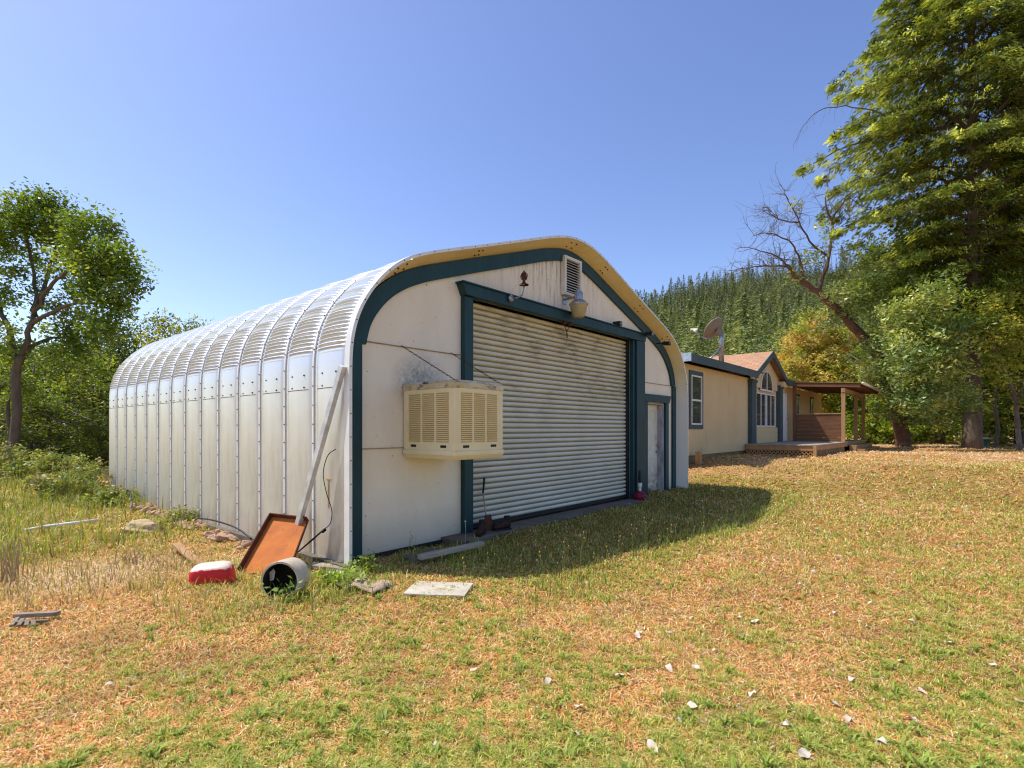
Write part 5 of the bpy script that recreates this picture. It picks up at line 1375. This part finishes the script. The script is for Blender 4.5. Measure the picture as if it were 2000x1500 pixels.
# generic bushy trees: protos, later copied
def bushy(name, base, H, Rr, seed, pal, label, group, nper=60, nclump=120, leaf=.2, low=.12, mat='leaf', bark='bark', spread=.7, cat='tree'):
    rs = np.random.default_rng(seed); b = np.array(base); limbs = [([b, b + [.1, 0, H * .35], b + [rs.normal(0, .3), rs.normal(0, .3), H * .75]], .04 * H * .6, .03)]
    for k in range(5):
        a = rs.uniform(0, 6.28); z0 = H * rs.uniform(.15, .5); limbs.append(([b + [0, 0, z0], b + [math.cos(a) * Rr * .4, math.sin(a) * Rr * .4, z0 + H * .15], b + [math.cos(a) * Rr * .8, math.sin(a) * Rr * .8, z0 + H * .3]], .015 * H, .02))
    lobes = []
    for k in range(9):
        a = rs.uniform(0, 6.28); zz_ = rs.uniform(low, .86); rr_ = Rr * rs.uniform(.1, .62) * (1.15 - zz_ * .75)
        lobes.append((tuple(b + [math.cos(a) * rr_, math.sin(a) * rr_, zz_ * H]), (Rr * rs.uniform(.32, .5),) * 2 + (H * .13,), nclump // 9))
    lobes.append((tuple(b + [0, 0, H * .86]), (Rr * .35, Rr * .35, H * .14), nclump // 9))
    return grow_tree(name, tuple(base), limbs, lobes, pal, seed, label, cat, group, nper=nper, spread=spread, leaf=leaf, mat=mat, bark=bark, link_twigs=True, twig=.03)
def copy_tree(src, loc, rot, sc, label, group):
    o = src.copy(); col.objects.link(o); o.location = loc; o.rotation_euler = (0, 0, rot); o.scale = sc
    for ch in list(src.children):
        c = ch.copy(); col.objects.link(c); c.parent = o
    set_props(o, label, 'tree', group); return o
DK = [[.11,.16,.026],[.15,.20,.033],[.07,.105,.018],[.22,.27,.045]]
YG = [[.34,.36,.04],[.42,.42,.055],[.24,.28,.035],[.20,.23,.035]]
GL = 'trees massed behind and left of the shed'
def W_(px, D, z=None):
    x = (px - CX) / FPX * D; return (x, D, gz(x, D) - .1 if z is None else z)
t1 = bushy('broadleaf_tree', W_(150, 27), 5.8, 3.6, 201, DK, 'dark leafy tree low beneath the oak crown, left of the shed end', GL, 70, 150, .17, .05)
t2 = bushy('broadleaf_tree', W_(300, 29), 8.1, 3.8, 202, YG[:3] + DK[:2], 'yellow green bushy tree rising just above the far roof corner', GL, 70, 150, .18, .06)
t3 = bushy('broadleaf_tree', W_(-20, 26), 6.4, 3.6, 203, DK, 'dark dense tree behind the oak trunk at the picture edge', GL, 70, 150, .17, .05)
copy_tree(t1, W_(215, 29), 2.9, (.9, .9, 1.28), 'dark full tree closing the gap between the oak and the shed end', GL)
copy_tree(t1, W_(60, 33), 2.1, (1.25, 1.25, 1.15), 'dark tree filling the gap between the oak trunk and the wood behind', GL)
copy_tree(t3, W_(225, 31), 4.0, (1.2, 1.2, 1.15), 'dark tree whose top shows between the oak and the shed roof', GL)
copy_tree(t2, W_(395, 36), 1.1, (1.05, 1.05, 1.12), 'small green tree top peeking over the ribbed roof', GL)
copy_tree(t1, W_(345, 33), 5.0, (.8, .8, 1.38), 'dark narrow tree crown standing above the roof curve', GL)
copy_tree(t3, W_(110, 40), 1.0, (1.6, 1.6, 1.3), 'broad dark tree at the back of the left wood', GL)
copy_tree(t2, W_(-60, 38), 3.0, (1.5, 1.5, 1.15), 'pale green tree in the far left of the wood', GL)
copy_tree(t1, W_(200, 23), 3.6, (.9, .9, .62), 'low dark tree crowding the far corner of the shed', GL)
copy_tree(t3, W_(70, 23.5), 5.6, (.85, .85, .55), 'low dark sapling thicket just behind the brambles', GL)
# slender trunks in the left wood
for k, (px_, D, lean, lab) in enumerate(((14, 21.5, .2, 'thin dark trunk just left of the oak trunk'), (100, 24, -.3, 'thin dark sapling trunk right of the oak trunk'), (60, 25, .15, 'slim grey sapling trunk close behind the oak'))):
    b = MB(); p = W_(px_, D); limb(b, [p, (p[0] + lean * .4, p[1], p[2] + 2), (p[0] + lean, p[1], p[2] + 4.6)], .10, .04, .03, np.random.default_rng(k))
    o = wsingle('sapling_trunk', b, M['bark'], p, lab, 'tree trunk', 'slender trunks in the left wood', smooth=True)

# brambles and weeds at the left
BR = [[.26,.32,.07],[.34,.38,.12],[.18,.25,.05],[.30,.26,.14]]
def shrub(name, pos, rx, ry, h, seed, pal, label, cat='shrub', n=40, nper=26, leaf=.075, group=None, mat='leaf'):
    rs = np.random.default_rng(seed); base = np.array(pos); root = empty(name, tuple(base), 0, label, cat, group); mb = MB(); C = []
    for k in range(n):
        a = rs.uniform(0, 6.28); q = rs.random() ** .5; e = base + [math.cos(a) * rx * q, math.sin(a) * ry * q, h * rs.uniform(.3, 1.0) * (1 - .35 * q)]
        b0 = base + [math.cos(a) * rx * q * .4, math.sin(a) * ry * q * .4, 0]; mid = (b0 + e) / 2 + [0, 0, h * .15]
        mb.tube([b0, mid, e], [.008, .006, .003], 4, False); C += [e, mid * .4 + e * .6]
    build(mb, 'stems', M['greenstem'], root, tuple(base))
    v, f, c = leaf_cloud(np.array(C), nper, .16 * max(1, h), leaf, pal, rs, .6, .15, .4); link_mesh('leaves', mesh_np('leaves', v - base, f, c), M[mat], root)
    return root
def WG(s, t): p = F(s, t); return (p.x, p.y, gz(p.x, p.y) - .02)
shrub('bramble_bush', W_(45, 15.5), 1.3, .9, 1.25, 301, BR, 'pale leafed bramble bush in front of the oak at the left edge', n=60, nper=30, leaf=.09)
shrub('bramble_bush', W_(140, 16.5), 1.2, .9, .9, 302, BR, 'bramble bush between the oak and the shed, middle of the weeds', n=50, nper=28, leaf=.08)
shrub('bramble_bush', WG(2.6, 9.8), .8, .9, .75, 303, BR, 'bright green brambles crowding the far end of the side wall', n=44, nper=26, leaf=.085)
shrub('bramble_bush', WG(2.9, 7.6), .45, .9, .42, 304, BR, 'low bramble patch growing over the hose at the side wall', n=36, nper=22, leaf=.08)
shrub('bramble_bush', WG(3.05, 4.3), .25, .6, .28, 305, BR, 'small leafy sprig patch among the bricks mid side wall', n=18, nper=16, leaf=.06)
shrub('leafy_weed', WG(2.95, -.62), .28, .2, .16, 306, [[.24,.36,.05],[.3,.42,.07]], 'bright green broad leafed weed beside the drum', 'weed', n=16, nper=9, leaf=.08)
shrub('leafy_weed', WG(2.35, -.75), .18, .12, .16, 307, [[.2,.3,.05],[.3,.4,.08]], 'small green weed growing at the mouth of the drum', 'weed', n=10, nper=8, leaf=.05)
shrub('leafy_weed', WG(3.45, -.42), .15, .12, .2, 308, [[.2,.3,.05],[.3,.4,.08]], 'green weed at the foot of the teal corner trim', 'weed', n=9, nper=8, leaf=.06)
# tall weeds by the far end
for k, (s, t, hh, lab) in enumerate(((1.5, 9.6, 1.35, 'tall arching grass stem above the brambles'), (2.4, 9.2, 1.0, 'upright flowering weed close to the far shed end'), (1.0, 8.6, .9, 'upright green weed spikes left of the brambles'), (.0, 9.2, .85, 'loose group of weed spikes out in the tall grass'))):
    rs = np.random.default_rng(k + 70); p = WG(s, t); mb = MB(); C = []
    for i in range(11 if k else 2):
        a = rs.uniform(0, 6.28); q = rs.random() * .5; e = np.array(p) + [math.cos(a) * q + (.35 if k == 0 else .1), math.sin(a) * q, hh * rs.uniform(.6, 1)]; b0 = np.array(p) + [math.cos(a) * q * .5, math.sin(a) * q * .5, 0]; m_ = (b0 + e) / 2 + [-.05, 0, .1]
        mb.tube([b0, m_, e], [.006, .005, .002], 4, False); C += [b0 * (1 - u_) + e * u_ for u_ in (np.linspace(.35, 1, 7) if k else (.95, 1))]
    root = empty('tall_weed', p, 0, lab, 'weed', 'tall weeds at the far end of the side wall'); build(mb, 'stems', M['greenstem'], root, p)
    v, f, c = leaf_cloud(np.array(C), 7, .07, .06, [[.34,.40,.10],[.45,.44,.16]], rs, .35); link_mesh('leaves', mesh_np('leaves', v - np.array(p), f, c), M['leaf'], root)

# ------------------------------------------------------------------ right hand trees
# big fir: trunk behind the lawn edge, boughs reaching far out over the lawn
FD = 25.5
fb = W_(1898, FD); fz0 = fb[2]
rs = np.random.default_rng(401); mb = MB()
tz = 33.0; limb(mb, [fb, (fb[0] + .1, fb[1], fz0 + 4), (fb[0], fb[1], fz0 + 12), (fb[0] - .1, fb[1], fz0 + tz)], .42, .05, .0, None, 12)
root = empty('fir_tree', fb, 0, 'huge dark fir with drooping boughs filling the right edge', 'tree')
C, Dn, Csz = [], [], []
edge_pts = [(33.5, .3), (29, 2.5), (25, 3.4), (22.0, 3.6), (21.0, 5.2), (18.5, 5.6), (16.4, 6.0), (15.0, 7.6), (14.2, 7.4), (13.0, 5.8), (11.6, 6.9), (10.6, 6.4), (9.6, 4.2), (8.2, 3.4), (7.0, 3.0), (5.6, 2.0), (4.6, 1.2)]
ez = np.array([e[0] for e in edge_pts])[::-1]; er = np.array([e[1] for e in edge_pts])[::-1]
nb = 190
for k in range(nb):
    z0 = 5.6 + (tz - 6.0) * ((k + .5) / nb) ** .95; a = k * 2.399 + rs.uniform(-.3, .3)
    rr_ = float(np.interp(z0 - .8, ez, er)) * rs.uniform(.66, 1.12)
    rise = .22 * rr_ * (1 if z0 > 12 else .5)
    p0 = np.array([fb[0], fb[1], z0]); d = np.array([math.cos(a), math.sin(a), 0]); side = np.array([-d[1], d[0], 0])
    pts = [p0, p0 + d * rr_ * .35 + [0, 0, rise * .45], p0 + d * rr_ * .7 + [0, 0, rise * .2], p0 + d * rr_ + [0, 0, -.09 * rr_]]
    nodes = limb(mb, pts, .055 + .006 * rr_, .012, .02, rs, 5)
    L_ = len(nodes)
    for i, (p, _) in enumerate(nodes):
        fr_ = i / (L_ - 1)
        if fr_ < .22: continue
        w = .95 * (1 - fr_) * rr_ * .36 + .25
        for sgn in (-1, 1):
            for q in np.linspace(.15, 1, max(2, int(w / .30))):
                tip = p + side * sgn * w * q + d * w * q * .55 + [0, 0, -.20 * w * q + rs.normal(0, .05)]
                C.append(tip); dd = side * sgn * .6 + d * .8 + [0, 0, -.45]; Dn.append(dd / np.linalg.norm(dd))
        if i % 2 == 0: C.append(p + [0, 0, .03]); dd = d * 1.0 + [0, 0, -.5]; Dn.append(dd / np.linalg.norm(dd))
C = np.array(C); Dn = np.array(Dn)
# a bare dead bough
db = MB(); P0 = at(1700, 300, FD - 1); nodes = limb(db, [at(1800, 270, FD), at(1720, 222, FD - .6), at(1650, 208, FD - .8), at(1600, 216, FD - .8), at(1570, 245, FD - .8), at(1553, 275, FD - .8)], .035, .006, .015, rs, 5)
for i in range(6, len(nodes), 1):
    p = nodes[i][0]; db.tube([p, p + np.array([-.12, 0, -.30]) * rs.uniform(.5, 1.3) + rs.normal(0, .08, 3), p + np.array([-.18, 0, -.65]) * rs.uniform(.5, 1.1) + rs.normal(0, .1, 3)], [.006, .005, .003], 3, False)
build(mb, 'trunk', M['bark'], root, fb, smooth=True); build(db, 'dead_bough', M['bark_pale'], root, fb)
FIR = [[.20,.25,.035],[.29,.34,.05],[.10,.14,.022],[.46,.50,.08],[.13,.18,.027]]
v, f, c = leaf_cloud(C, 24, .27, .25, FIR, rs, .24, .5, .2, .30, .62, dirs=Dn, flat=.75)
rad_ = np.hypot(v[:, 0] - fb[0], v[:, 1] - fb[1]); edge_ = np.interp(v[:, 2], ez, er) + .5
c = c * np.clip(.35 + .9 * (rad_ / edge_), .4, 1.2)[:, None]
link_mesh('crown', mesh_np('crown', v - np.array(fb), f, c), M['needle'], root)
print('fir clumps', len(C))
fir2 = root.copy(); col.objects.link(fir2); fir2.location = W_(2125, 29); fir2.rotation_euler = (0, 0, 2.0); fir2.scale = (.95, .95, .9)
for ch in list(root.children):
    if ch.name.startswith('dead'): continue
    c_ = ch.copy(); col.objects.link(c_); c_.parent = fir2
set_props(fir2, 'second fir standing half out of the picture behind the first at the right edge', 'tree')

# leaning madrone with bare upper limbs
MD0 = 28.0
mbse = at(1765, 868, MD0); mbse.z = .45
ML = [([mbse, at(1755, 810, MD0), at(1735, 740, MD0), at(1712, 690, MD0)], .36, .27),
      ([at(1712, 690, MD0), at(1668, 641, MD0), at(1635, 605, MD0), at(1598, 570, MD0), at(1562, 545, MD0), at(1535, 517, MD0)], .25, .085),
      ([at(1535, 517, MD0), at(1515, 500, MD0), at(1485, 490, MD0), at(1455, 482, MD0)], .05, .012),
      ([at(1535, 520, MD0), at(1500, 520, MD0), at(1465, 522, MD0 - .3), at(1425, 528, MD0 - .5)], .05, .012),
      ([at(1600, 572, MD0), at(1618, 505, MD0 + .5), at(1626, 440, MD0 + .7), at(1612, 400, MD0 + .7), at(1618, 345, MD0 + .7)], .11, .02),
      ([at(1615, 500, MD0 + .5), at(1580, 470, MD0), at(1560, 430, MD0), at(1545, 400, MD0), at(1530, 370, MD0)], .06, .012),
      ([at(1560, 435, MD0), at(1520, 430, MD0), at(1500, 405, MD0)], .04, .01),
      ([at(1624, 430, MD0 + .7), at(1645, 400, MD0 + .7), at(1670, 370, MD0 + .5)], .06, .012),
      ([at(1570, 550, MD0), at(1560, 500, MD0), at(1540, 470, MD0), at(1500, 455, MD0), at(1470, 460, MD0)], .07, .012),
      ([at(1712, 690, MD0), at(1740, 600, MD0 + 1), at(1770, 520, MD0 + 1.5), at(1760, 450, MD0 + 1.5)], .17, .05),
      ([at(1740, 740, MD0), at(1800, 680, MD0 + 1), at(1840, 600, MD0 + 1.5)], .14, .04)]
rs = np.random.default_rng(77)
# fine bare twigs
TW = []
for (pts, r0, r1) in list(ML[2:9]):
    for q in range(15):
        i = rs.integers(1, len(pts)); k_ = rs.random(); p = np.array(pts[i-1]) * (1 - k_) + np.array(pts[i]) * k_
        d = rs.normal(0, 1, 3) + [-.35, 0, .6]; d /= np.linalg.norm(d); Lg = rs.uniform(.5, 1.4)
        e = p + d * Lg; mid = p + d * Lg * .5 + rs.normal(0, .14, 3); TW.append(([p, mid, e], .016, .006))
        for w in range(5):
            u_ = rs.uniform(.3, 1); b0_ = p * (1 - u_) + e * u_ if u_ > .8 else p * (1 - u_) + mid * u_; d2 = d + rs.normal(0, .8, 3); e2 = b0_ + d2 * .42; TW.append(([b0_, (b0_ + e2) / 2 + rs.normal(0, .06, 3), e2], .007, .004))
MAD = [[.18,.28,.06],[.26,.35,.09],[.12,.19,.04],[.34,.40,.10],[.40,.43,.11]]
MF = FD - 2.6
lobes = [LB(1700, 520, 42, MD0 - 1, 18), LB(1655, 585, 34, MD0 - 1, 13), LB(1765, 535, 50, MD0 - 1, 26), LB(1720, 580, 45, MD0 - 1, 20), LB(1820, 580, 50, MF, 22), LB(1790, 690, 60, MF, 34), LB(1850, 720, 50, MF, 28), LB(1800, 770, 48, MF, 24), LB(1720, 660, 34, MD0 - 1, 12), LB(1735, 740, 40, MD0 - 1.2, 18), LB(1850, 640, 50, MF, 24), LB(1760, 620, 50, MF + 1, 24), LB(1880, 770, 34, MF, 12), LB(1690, 600, 40, MD0, 16), LB(1660, 545, 30, MD0, 8), LB(1735, 560, 55, MD0 + 1, 26), LB(1770, 480, 55, MD0 + 1.5, 24), LB(1720, 500, 40, MD0 + 1, 14), LB(1790, 620, 60, MD0 + 1, 30), LB(1740, 680, 50, MD0, 22), LB(1800, 730, 60, MD0 - .5, 32),
         LB(1750, 770, 45, MD0 - .5, 22), LB(1840, 790, 40, MD0 - .5, 18), LB(1850, 660, 60, MD0 + 1, 26), LB(1860, 560, 60, MD0 + 2, 22), LB(1640, 620, 26, MD0, 6), LB(1700, 740, 28, MD0, 9), LB(1790, 800, 30, MD0 - .6, 11), LB(1655, 490, 12, MD0, 2), LB(1610, 440, 8, MD0 + .5, 1), LB(1600, 500, 10, MD0, 2),
         LB(1625, 455, 10, MD0, 2), LB(1548, 545, 7, MD0, 1), LB(1575, 500, 7, MD0, 1), LB(1690, 430, 20, MD0+1, 4), LB(1550, 395, 7, MD0, 1)]
mad = grow_tree('madrone_tree', tuple(mbse), ML, lobes, MAD, 402, 'leaning red barked tree with bare crooked upper limbs beyond the porch', 'tree', nper=60, spread=.62, leaf=.21, aspect=.42, mat='leaf_shiny', bark='bark_red', droop=.15)
btw = MB()
for (pts, r0, r1) in TW: limb(btw, pts, r0, r1, .01, None, 4)
build(btw, 'bare_twigs', M['bark_pale'], mad, tuple(mbse))

yb = W_(1990, 23.5)
grow_tree('young_maple', yb, [([yb, tuple(at(1985, 790, 23.5)), tuple(at(1950, 700, 23.3)), tuple(at(1930, 640, 23))], .12, .04), ([tuple(at(1985, 790, 23.5)), tuple(at(2010, 700, 23.5)), tuple(at(2015, 620, 23.5))], .08, .03)],
          [LB(1930, 640, 44, 23, 22), LB(1985, 680, 48, 23.5, 26), LB(1905, 600, 32, 23, 12), LB(1960, 590, 34, 23.5, 12), LB(1940, 720, 30, 23.3, 9), LB(2030, 640, 50, 23.5, 18), LB(2000, 760, 40, 23.6, 12)],
          [[.38,.42,.06],[.28,.34,.05],[.20,.27,.04],[.44,.42,.08]], 408, 'young yellow green maple hanging in front of the fir at the right edge', 'tree', nper=55, spread=.55, leaf=.17, bark='bark_pale', droop=.2)
# orange tinged broadleaf behind the house
b0 = W_(1590, 37)
grow_tree('autumn_tinged_tree', b0, [([b0, tuple(at(1590, 780, 37)), tuple(at(1588, 690, 37))], .35, .12), ([tuple(at(1590, 770, 37)), tuple(at(1620, 700, 37)), tuple(at(1640, 660, 36))], .16, .05), ([tuple(at(1590, 770, 37)), tuple(at(1555, 720, 37)), tuple(at(1545, 690, 37))], .16, .05)],
          [LB(1585, 645, 38, 37, 26), LB(1560, 690, 45, 37, 34), LB(1620, 690, 42, 36.5, 30), LB(1545, 740, 38, 36, 26), LB(1600, 745, 55, 36, 44), LB(1650, 740, 42, 36, 26), LB(1640, 665, 28, 36, 13), LB(1600, 800, 70, 37, 40)],
          [[.56,.42,.13],[.48,.44,.12],[.58,.48,.18],[.38,.41,.08],[.60,.40,.13],[.30,.36,.07]], 403, 'rounded yellow and orange leafed tree behind the house roof', 'tree', nper=60, spread=.62, leaf=.24, bark='bark')
# bright bushes seen through the porch
SB_ = [[.26,.36,.045],[.34,.42,.06],[.20,.30,.04]]
GR = 'bright green bushes beyond the porch'
bb1 = bushy('green_bush', W_(1655, 35), 4.0, 2.6, 404, SB_, 'bright green bush seen between the porch posts', GR, 60, 100, .2, .08, cat='bush', spread=.55)
bb2 = bushy('green_bush', W_(1725, 33), 3.1, 2.2, 405, SB_, 'bright green bush just right of the porch steps', GR, 60, 100, .2, .08, cat='bush', spread=.5)
o = copy_tree(bb1, W_(1600, 40), 2.0, (1.2, 1.2, 1.1), 'bright green bush behind the far end of the house', GR); o['category'] = 'bush'
o = copy_tree(bb2, W_(1800, 37), 1.0, (.9, .9, .7), 'low green bush behind the leaning tree trunk', GR); o['category'] = 'bush'
# woods at the right behind the lawn
GW_ = 'trees of the wood behind the right lawn'
w1 = bushy('woodland_tree', W_(1850, 42), 15, 5.5, 406, DK + YG[:1], 'tall dark tree behind the fir and the leaning tree', GW_, 60, 220, .32, .04, spread=1.1)
w2 = bushy('woodland_tree', W_(1990, 33), 11.5, 4.4, 407, DK + YG[:2], 'yellow green tree behind the fir at the picture edge', GW_, 60, 200, .28, .05, spread=.9)
copy_tree(w1, W_(1835, 33), .7, (.85, .85, .98), 'tall dark tree directly behind the leaning tree crown', GW_)
copy_tree(w1, W_(1740, 50), 2.2, (1.0, 1.0, .8), 'dark tree far behind the porch bushes', GW_)
copy_tree(w2, W_(1930, 48), 4.2, (1.3, 1.3, 1.35), 'pale tree deep in the wood right of the fir trunk', GW_)
copy_tree(w1, W_(2080, 44), 1.2, (1.1, 1.1, 1.1), 'dark tree at the far right of the wood', GW_)
copy_tree(w2, W_(1830, 36), 5.0, (.8, .8, .38), 'low shady thicket between the two big trunks', GW_)
copy_tree(w1, W_(1960, 38), 3.3, (.75, .75, .40), 'low dark thicket right of the fir trunk', GW_)
copy_tree(w1, W_(1690, 62), 3.9, (1.1, 1.1, .75), 'distant dark tree above the porch roof', GW_)
copy_tree(w2, W_(2060, 29), 2.0, (.9, .9, .5), 'low leafy tree on the lawn edge at the far right', GW_)
b = MB(); p = W_(1938, 27.5); limb(b, [p, (p[0] + .3, p[1], p[2] + 1.0), (p[0] + .1, p[1], p[2] + 3.2)], .12, .06, .03, rs)
wsingle('sapling_trunk', b, M['bark'], p, 'thin crooked trunk right of the fir trunk', 'tree trunk', smooth=True)

# ------------------------------------------------------------------ hill and its forest
sky_px = np.array([-600, 300, 600, 900, 1000, 1100, 1200, 1250, 1300, 1400, 1500, 1560, 1650, 1750, 1900, 2100, 2700])
sky_py = np.array([836, 836, 834, 800, 765, 712, 636, 610, 592, 568, 548, 537, 526, 518, 512, 508, 560])
def hill_z(px, D):
    e = (CY - np.interp(px, sky_px, sky_py)) / FPX
    k = np.clip((D - 75) / 475, 0, 1.15); k2 = np.where(k <= 1, 1 - (1 - k) ** 1.35, 1 - (k - 1) * 1.4)
    b_ = 1.0 + .05 * np.sin(px / 47.0 + D / 60) * np.clip(k * 4, 0, 1) * np.clip((1 - k) * 4, 0, 1)
    return .6 + e * k2 * b_ * D * np.clip(1, 0, 1)
hp = np.linspace(-600, 2700, 166); hd = np.r_[np.linspace(72, 560, 60), np.linspace(580, 900, 8)]
HP, HD = np.meshgrid(hp, hd); HX = (HP - CX) / FPX * HD; HZ = hill_z(HP, HD)
HZ[0, :] = -1.5
idx = np.arange(HP.size).reshape(HP.shape)
f = np.stack([idx[:-1, :-1].ravel(), idx[:-1, 1:].ravel(), idx[1:, 1:].ravel(), idx[1:, :-1].ravel()], 1)
hm = mesh_np('hill', np.stack([HX.ravel(), HD.ravel(), HZ.ravel()], 1), f, smooth=True)
set_props(link_mesh('hill', hm, weathered('forest_floor', (.13,.14,.05), dark=(.08,.09,.035), rough=1, scale=.03, spec=0)), kind='structure')

def conifer(seed, H, Rr, pal, n=420, power=.85, size=1.5):
    """a ragged cone of drooping sprays"""
    r = np.random.default_rng(seed)
    k = r.random(n) ** 1.15; z = H * (.06 + .94 * k); a = r.uniform(0, 2 * np.pi, n)
    rag = 1 + .28 * np.sin(a * 3 + z * 1.1 + seed) + .18 * np.sin(a * 5 - z * 2.3)
    R_ = (Rr * (1 - k) ** power + .12) * rag; q = r.random(n) ** .45; rr = R_ * q
    L = size * (.35 + .65 * (1 - k)) * r.uniform(.6, 1.3, n); W = L * r.uniform(.35, .6, n)
    ca, sa = np.cos(a), np.sin(a); b = a + r.normal(0, .5, n); cb, sb = np.cos(b), np.sin(b)
    P = np.stack([ca * rr, sa * rr, z], 1); dr = r.uniform(.15, .55, n)
    ax_ = np.stack([cb, sb, -dr], 1); sd = np.stack([-sb, cb, r.normal(0, .25, n)], 1)
    V_ = np.zeros((n, 4, 3)); V_[:, 0] = P - ax_ * L[:, None] * .5; V_[:, 2] = P + ax_ * L[:, None] * .5
    V_[:, 1] = P + sd * W[:, None] * .5; V_[:, 3] = P - sd * W[:, None] * .5; V_[:, [1, 3], 2] -= .08
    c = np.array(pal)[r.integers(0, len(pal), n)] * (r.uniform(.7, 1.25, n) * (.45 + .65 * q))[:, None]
    f = np.arange(n)[:, None] * 4 + [0, 1, 2, 3]
    sp = np.array([[0, 0, H * 1.0], [.22, 0, H * .86], [0, .0, H * .82], [-.22, 0, H * .86], [0, 0, H * 1.0], [0, .22, H * .86], [0, 0, H * .82], [0, -.22, H * .86]])
    V2 = np.concatenate([V_.reshape(-1, 3), sp]); f = np.concatenate([f, np.array([[0, 1, 2, 3], [4, 5, 6, 7]]) + 4 * n])
    return V2, f, np.concatenate([np.repeat(c, 4, 0), np.tile(np.array(pal[0]) * .8, (8, 1))])
CP = [[.20,.25,.09],[.26,.30,.11],[.15,.20,.09],[.32,.35,.12]]
CY_ = [[.32,.35,.09],[.40,.40,.11],[.25,.29,.08]]
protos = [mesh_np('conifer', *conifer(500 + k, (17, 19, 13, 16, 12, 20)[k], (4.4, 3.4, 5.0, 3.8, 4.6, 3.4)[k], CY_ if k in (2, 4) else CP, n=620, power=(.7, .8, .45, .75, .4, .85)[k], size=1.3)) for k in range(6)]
for p_ in protos: p_.materials.append(M['far'])
r = np.random.default_rng(55)
cand = []
for i in range(9000):
    px = r.uniform(1215, 1790); k = r.random() ** .8; D = 95 + k * 470
    cand.append((D, px))
# thin by spacing in the world
cand.sort(); kept = []; grid = {}
for D, px in cand:
    x = (px - CX) / FPX * D; sp = 6.4 if D > 330 else 7.6; key = (int(x / sp), int(D / sp)); ok = True
    for a in (-1, 0, 1):
        for b_ in (-1, 0, 1):
            for (qx, qd) in grid.get((key[0] + a, key[1] + b_), []):
                if (qx - x) ** 2 + (qd - D) ** 2 < sp * sp: ok = False
    if ok: grid.setdefault(key, []).append((x, D)); kept.append((D, px))
print('conifers', len(kept))
near_c = kept[:290]; far_c = kept[290:]
for i, (D, px) in enumerate(near_c):
    o = bpy.data.objects.new('conifer_tree', protos[i % 6]); col.objects.link(o)
    x = (px - CX) / FPX * D; o.location = (x, D, float(hill_z(px, D)) - .6); k = r.uniform(.65, 1.45) * (1.0 + .35 * min(1, D / 400)); o.scale = (k * r.uniform(.9, 1.15), k * r.uniform(.9, 1.15), k); o.rotation_euler = (0, 0, r.uniform(0, 6.28))
    set_props(o, 'dark green conifer standing among others on the forested hillside', 'conifer', 'conifers on the hillside')
far_parts = []
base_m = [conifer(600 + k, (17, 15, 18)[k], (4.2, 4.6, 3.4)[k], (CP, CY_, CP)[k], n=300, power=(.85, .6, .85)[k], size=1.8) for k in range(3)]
dead = [conifer(650, 14, 1.5, [[.16,.12,.10],[.20,.15,.13]], n=90, size=1.0)]
for i, (D, px) in enumerate(far_c):
    isdead = px > 1470 and D > 440 and r.random() < .65
    v, f, c = dead[0] if isdead else base_m[i % 3]
    x = (px - CX) / FPX * D; k = r.uniform(.7, 1.5) * 1.08; a = r.uniform(0, 6.28); ca, sa = math.cos(a), math.sin(a)
    vv = np.stack([(v[:, 0] * ca - v[:, 1] * sa) * k + x, (v[:, 0] * sa + v[:, 1] * ca) * k + D, v[:, 2] * k + float(hill_z(px, D)) - .6], 1)
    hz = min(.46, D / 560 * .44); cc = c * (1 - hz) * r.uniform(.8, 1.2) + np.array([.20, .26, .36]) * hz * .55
    far_parts.append((vv, f, cc))
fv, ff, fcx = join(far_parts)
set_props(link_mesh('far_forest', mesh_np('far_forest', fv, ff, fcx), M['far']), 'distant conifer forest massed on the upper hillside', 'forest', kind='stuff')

# ------------------------------------------------------------------ sky, sun, camera
EL, AZ = R(58.5), math.atan2(-.585, .115)
world = bpy.data.worlds.new('World'); scene.world = world; world.use_nodes = True
nt = world.node_tree; nt.nodes.clear()
sk = nt.nodes.new('ShaderNodeTexSky'); sk.sky_type = 'NISHITA'; sk.sun_disc = False; sk.sun_elevation = EL; sk.sun_rotation = AZ
sk.altitude = 400; sk.air_density = 1.0; sk.dust_density = 1.2; sk.ozone_density = 1.6
hsv = N(nt, 'ShaderNodeHueSaturation', {'Hue': .514, 'Saturation': 1.12, 'Value': 1.42, 'Color': sk.outputs[0]})
bg = N(nt, 'ShaderNodeBackground', {'Color': hsv.outputs[0], 'Strength': .15}); wo = nt.nodes.new('ShaderNodeOutputWorld'); nt.links.new(bg.outputs[0], wo.inputs[0])
sun = bpy.data.lights.new('sun', 'SUN'); sun.energy = 5.0; sun.angle = R(.53); sun.color = (1, .95, .86)
so_ = bpy.data.objects.new('sun', sun); col.objects.link(so_)
dirv = Vector((.59, -.112, -1.0)).normalized(); so_.rotation_euler = dirv.to_track_quat('-Z', 'Y').to_euler(); so_.location = (-20, 0, 40)
cam = bpy.data.cameras.new('camera'); co_ = bpy.data.objects.new('camera', cam); col.objects.link(co_)
co_.location = (0, 0, EYE); co_.rotation_euler = (R(90), 0, 0)
cam.sensor_width = 36; cam.lens = 36 * FPX / 2000; cam.shift_y = (CY - 750) / 2000; cam.clip_end = 6000; cam.clip_start = .05
scene.camera = co_
scene.view_settings.view_transform = 'Standard'; scene.view_settings.look = 'None'; scene.view_settings.exposure = 0; scene.view_settings.gamma = 1
scene.render.engine = 'CYCLES'
scene.cycles.max_bounces = 7; scene.cycles.diffuse_bounces = 4; scene.cycles.transmission_bounces = 4; scene.cycles.caustics_reflective = False; scene.cycles.caustics_refractive = False
scene.cycles.filter_width = 1.15; scene.cycles.use_denoising = True; scene.cycles.denoiser = 'OPENIMAGEDENOISE'
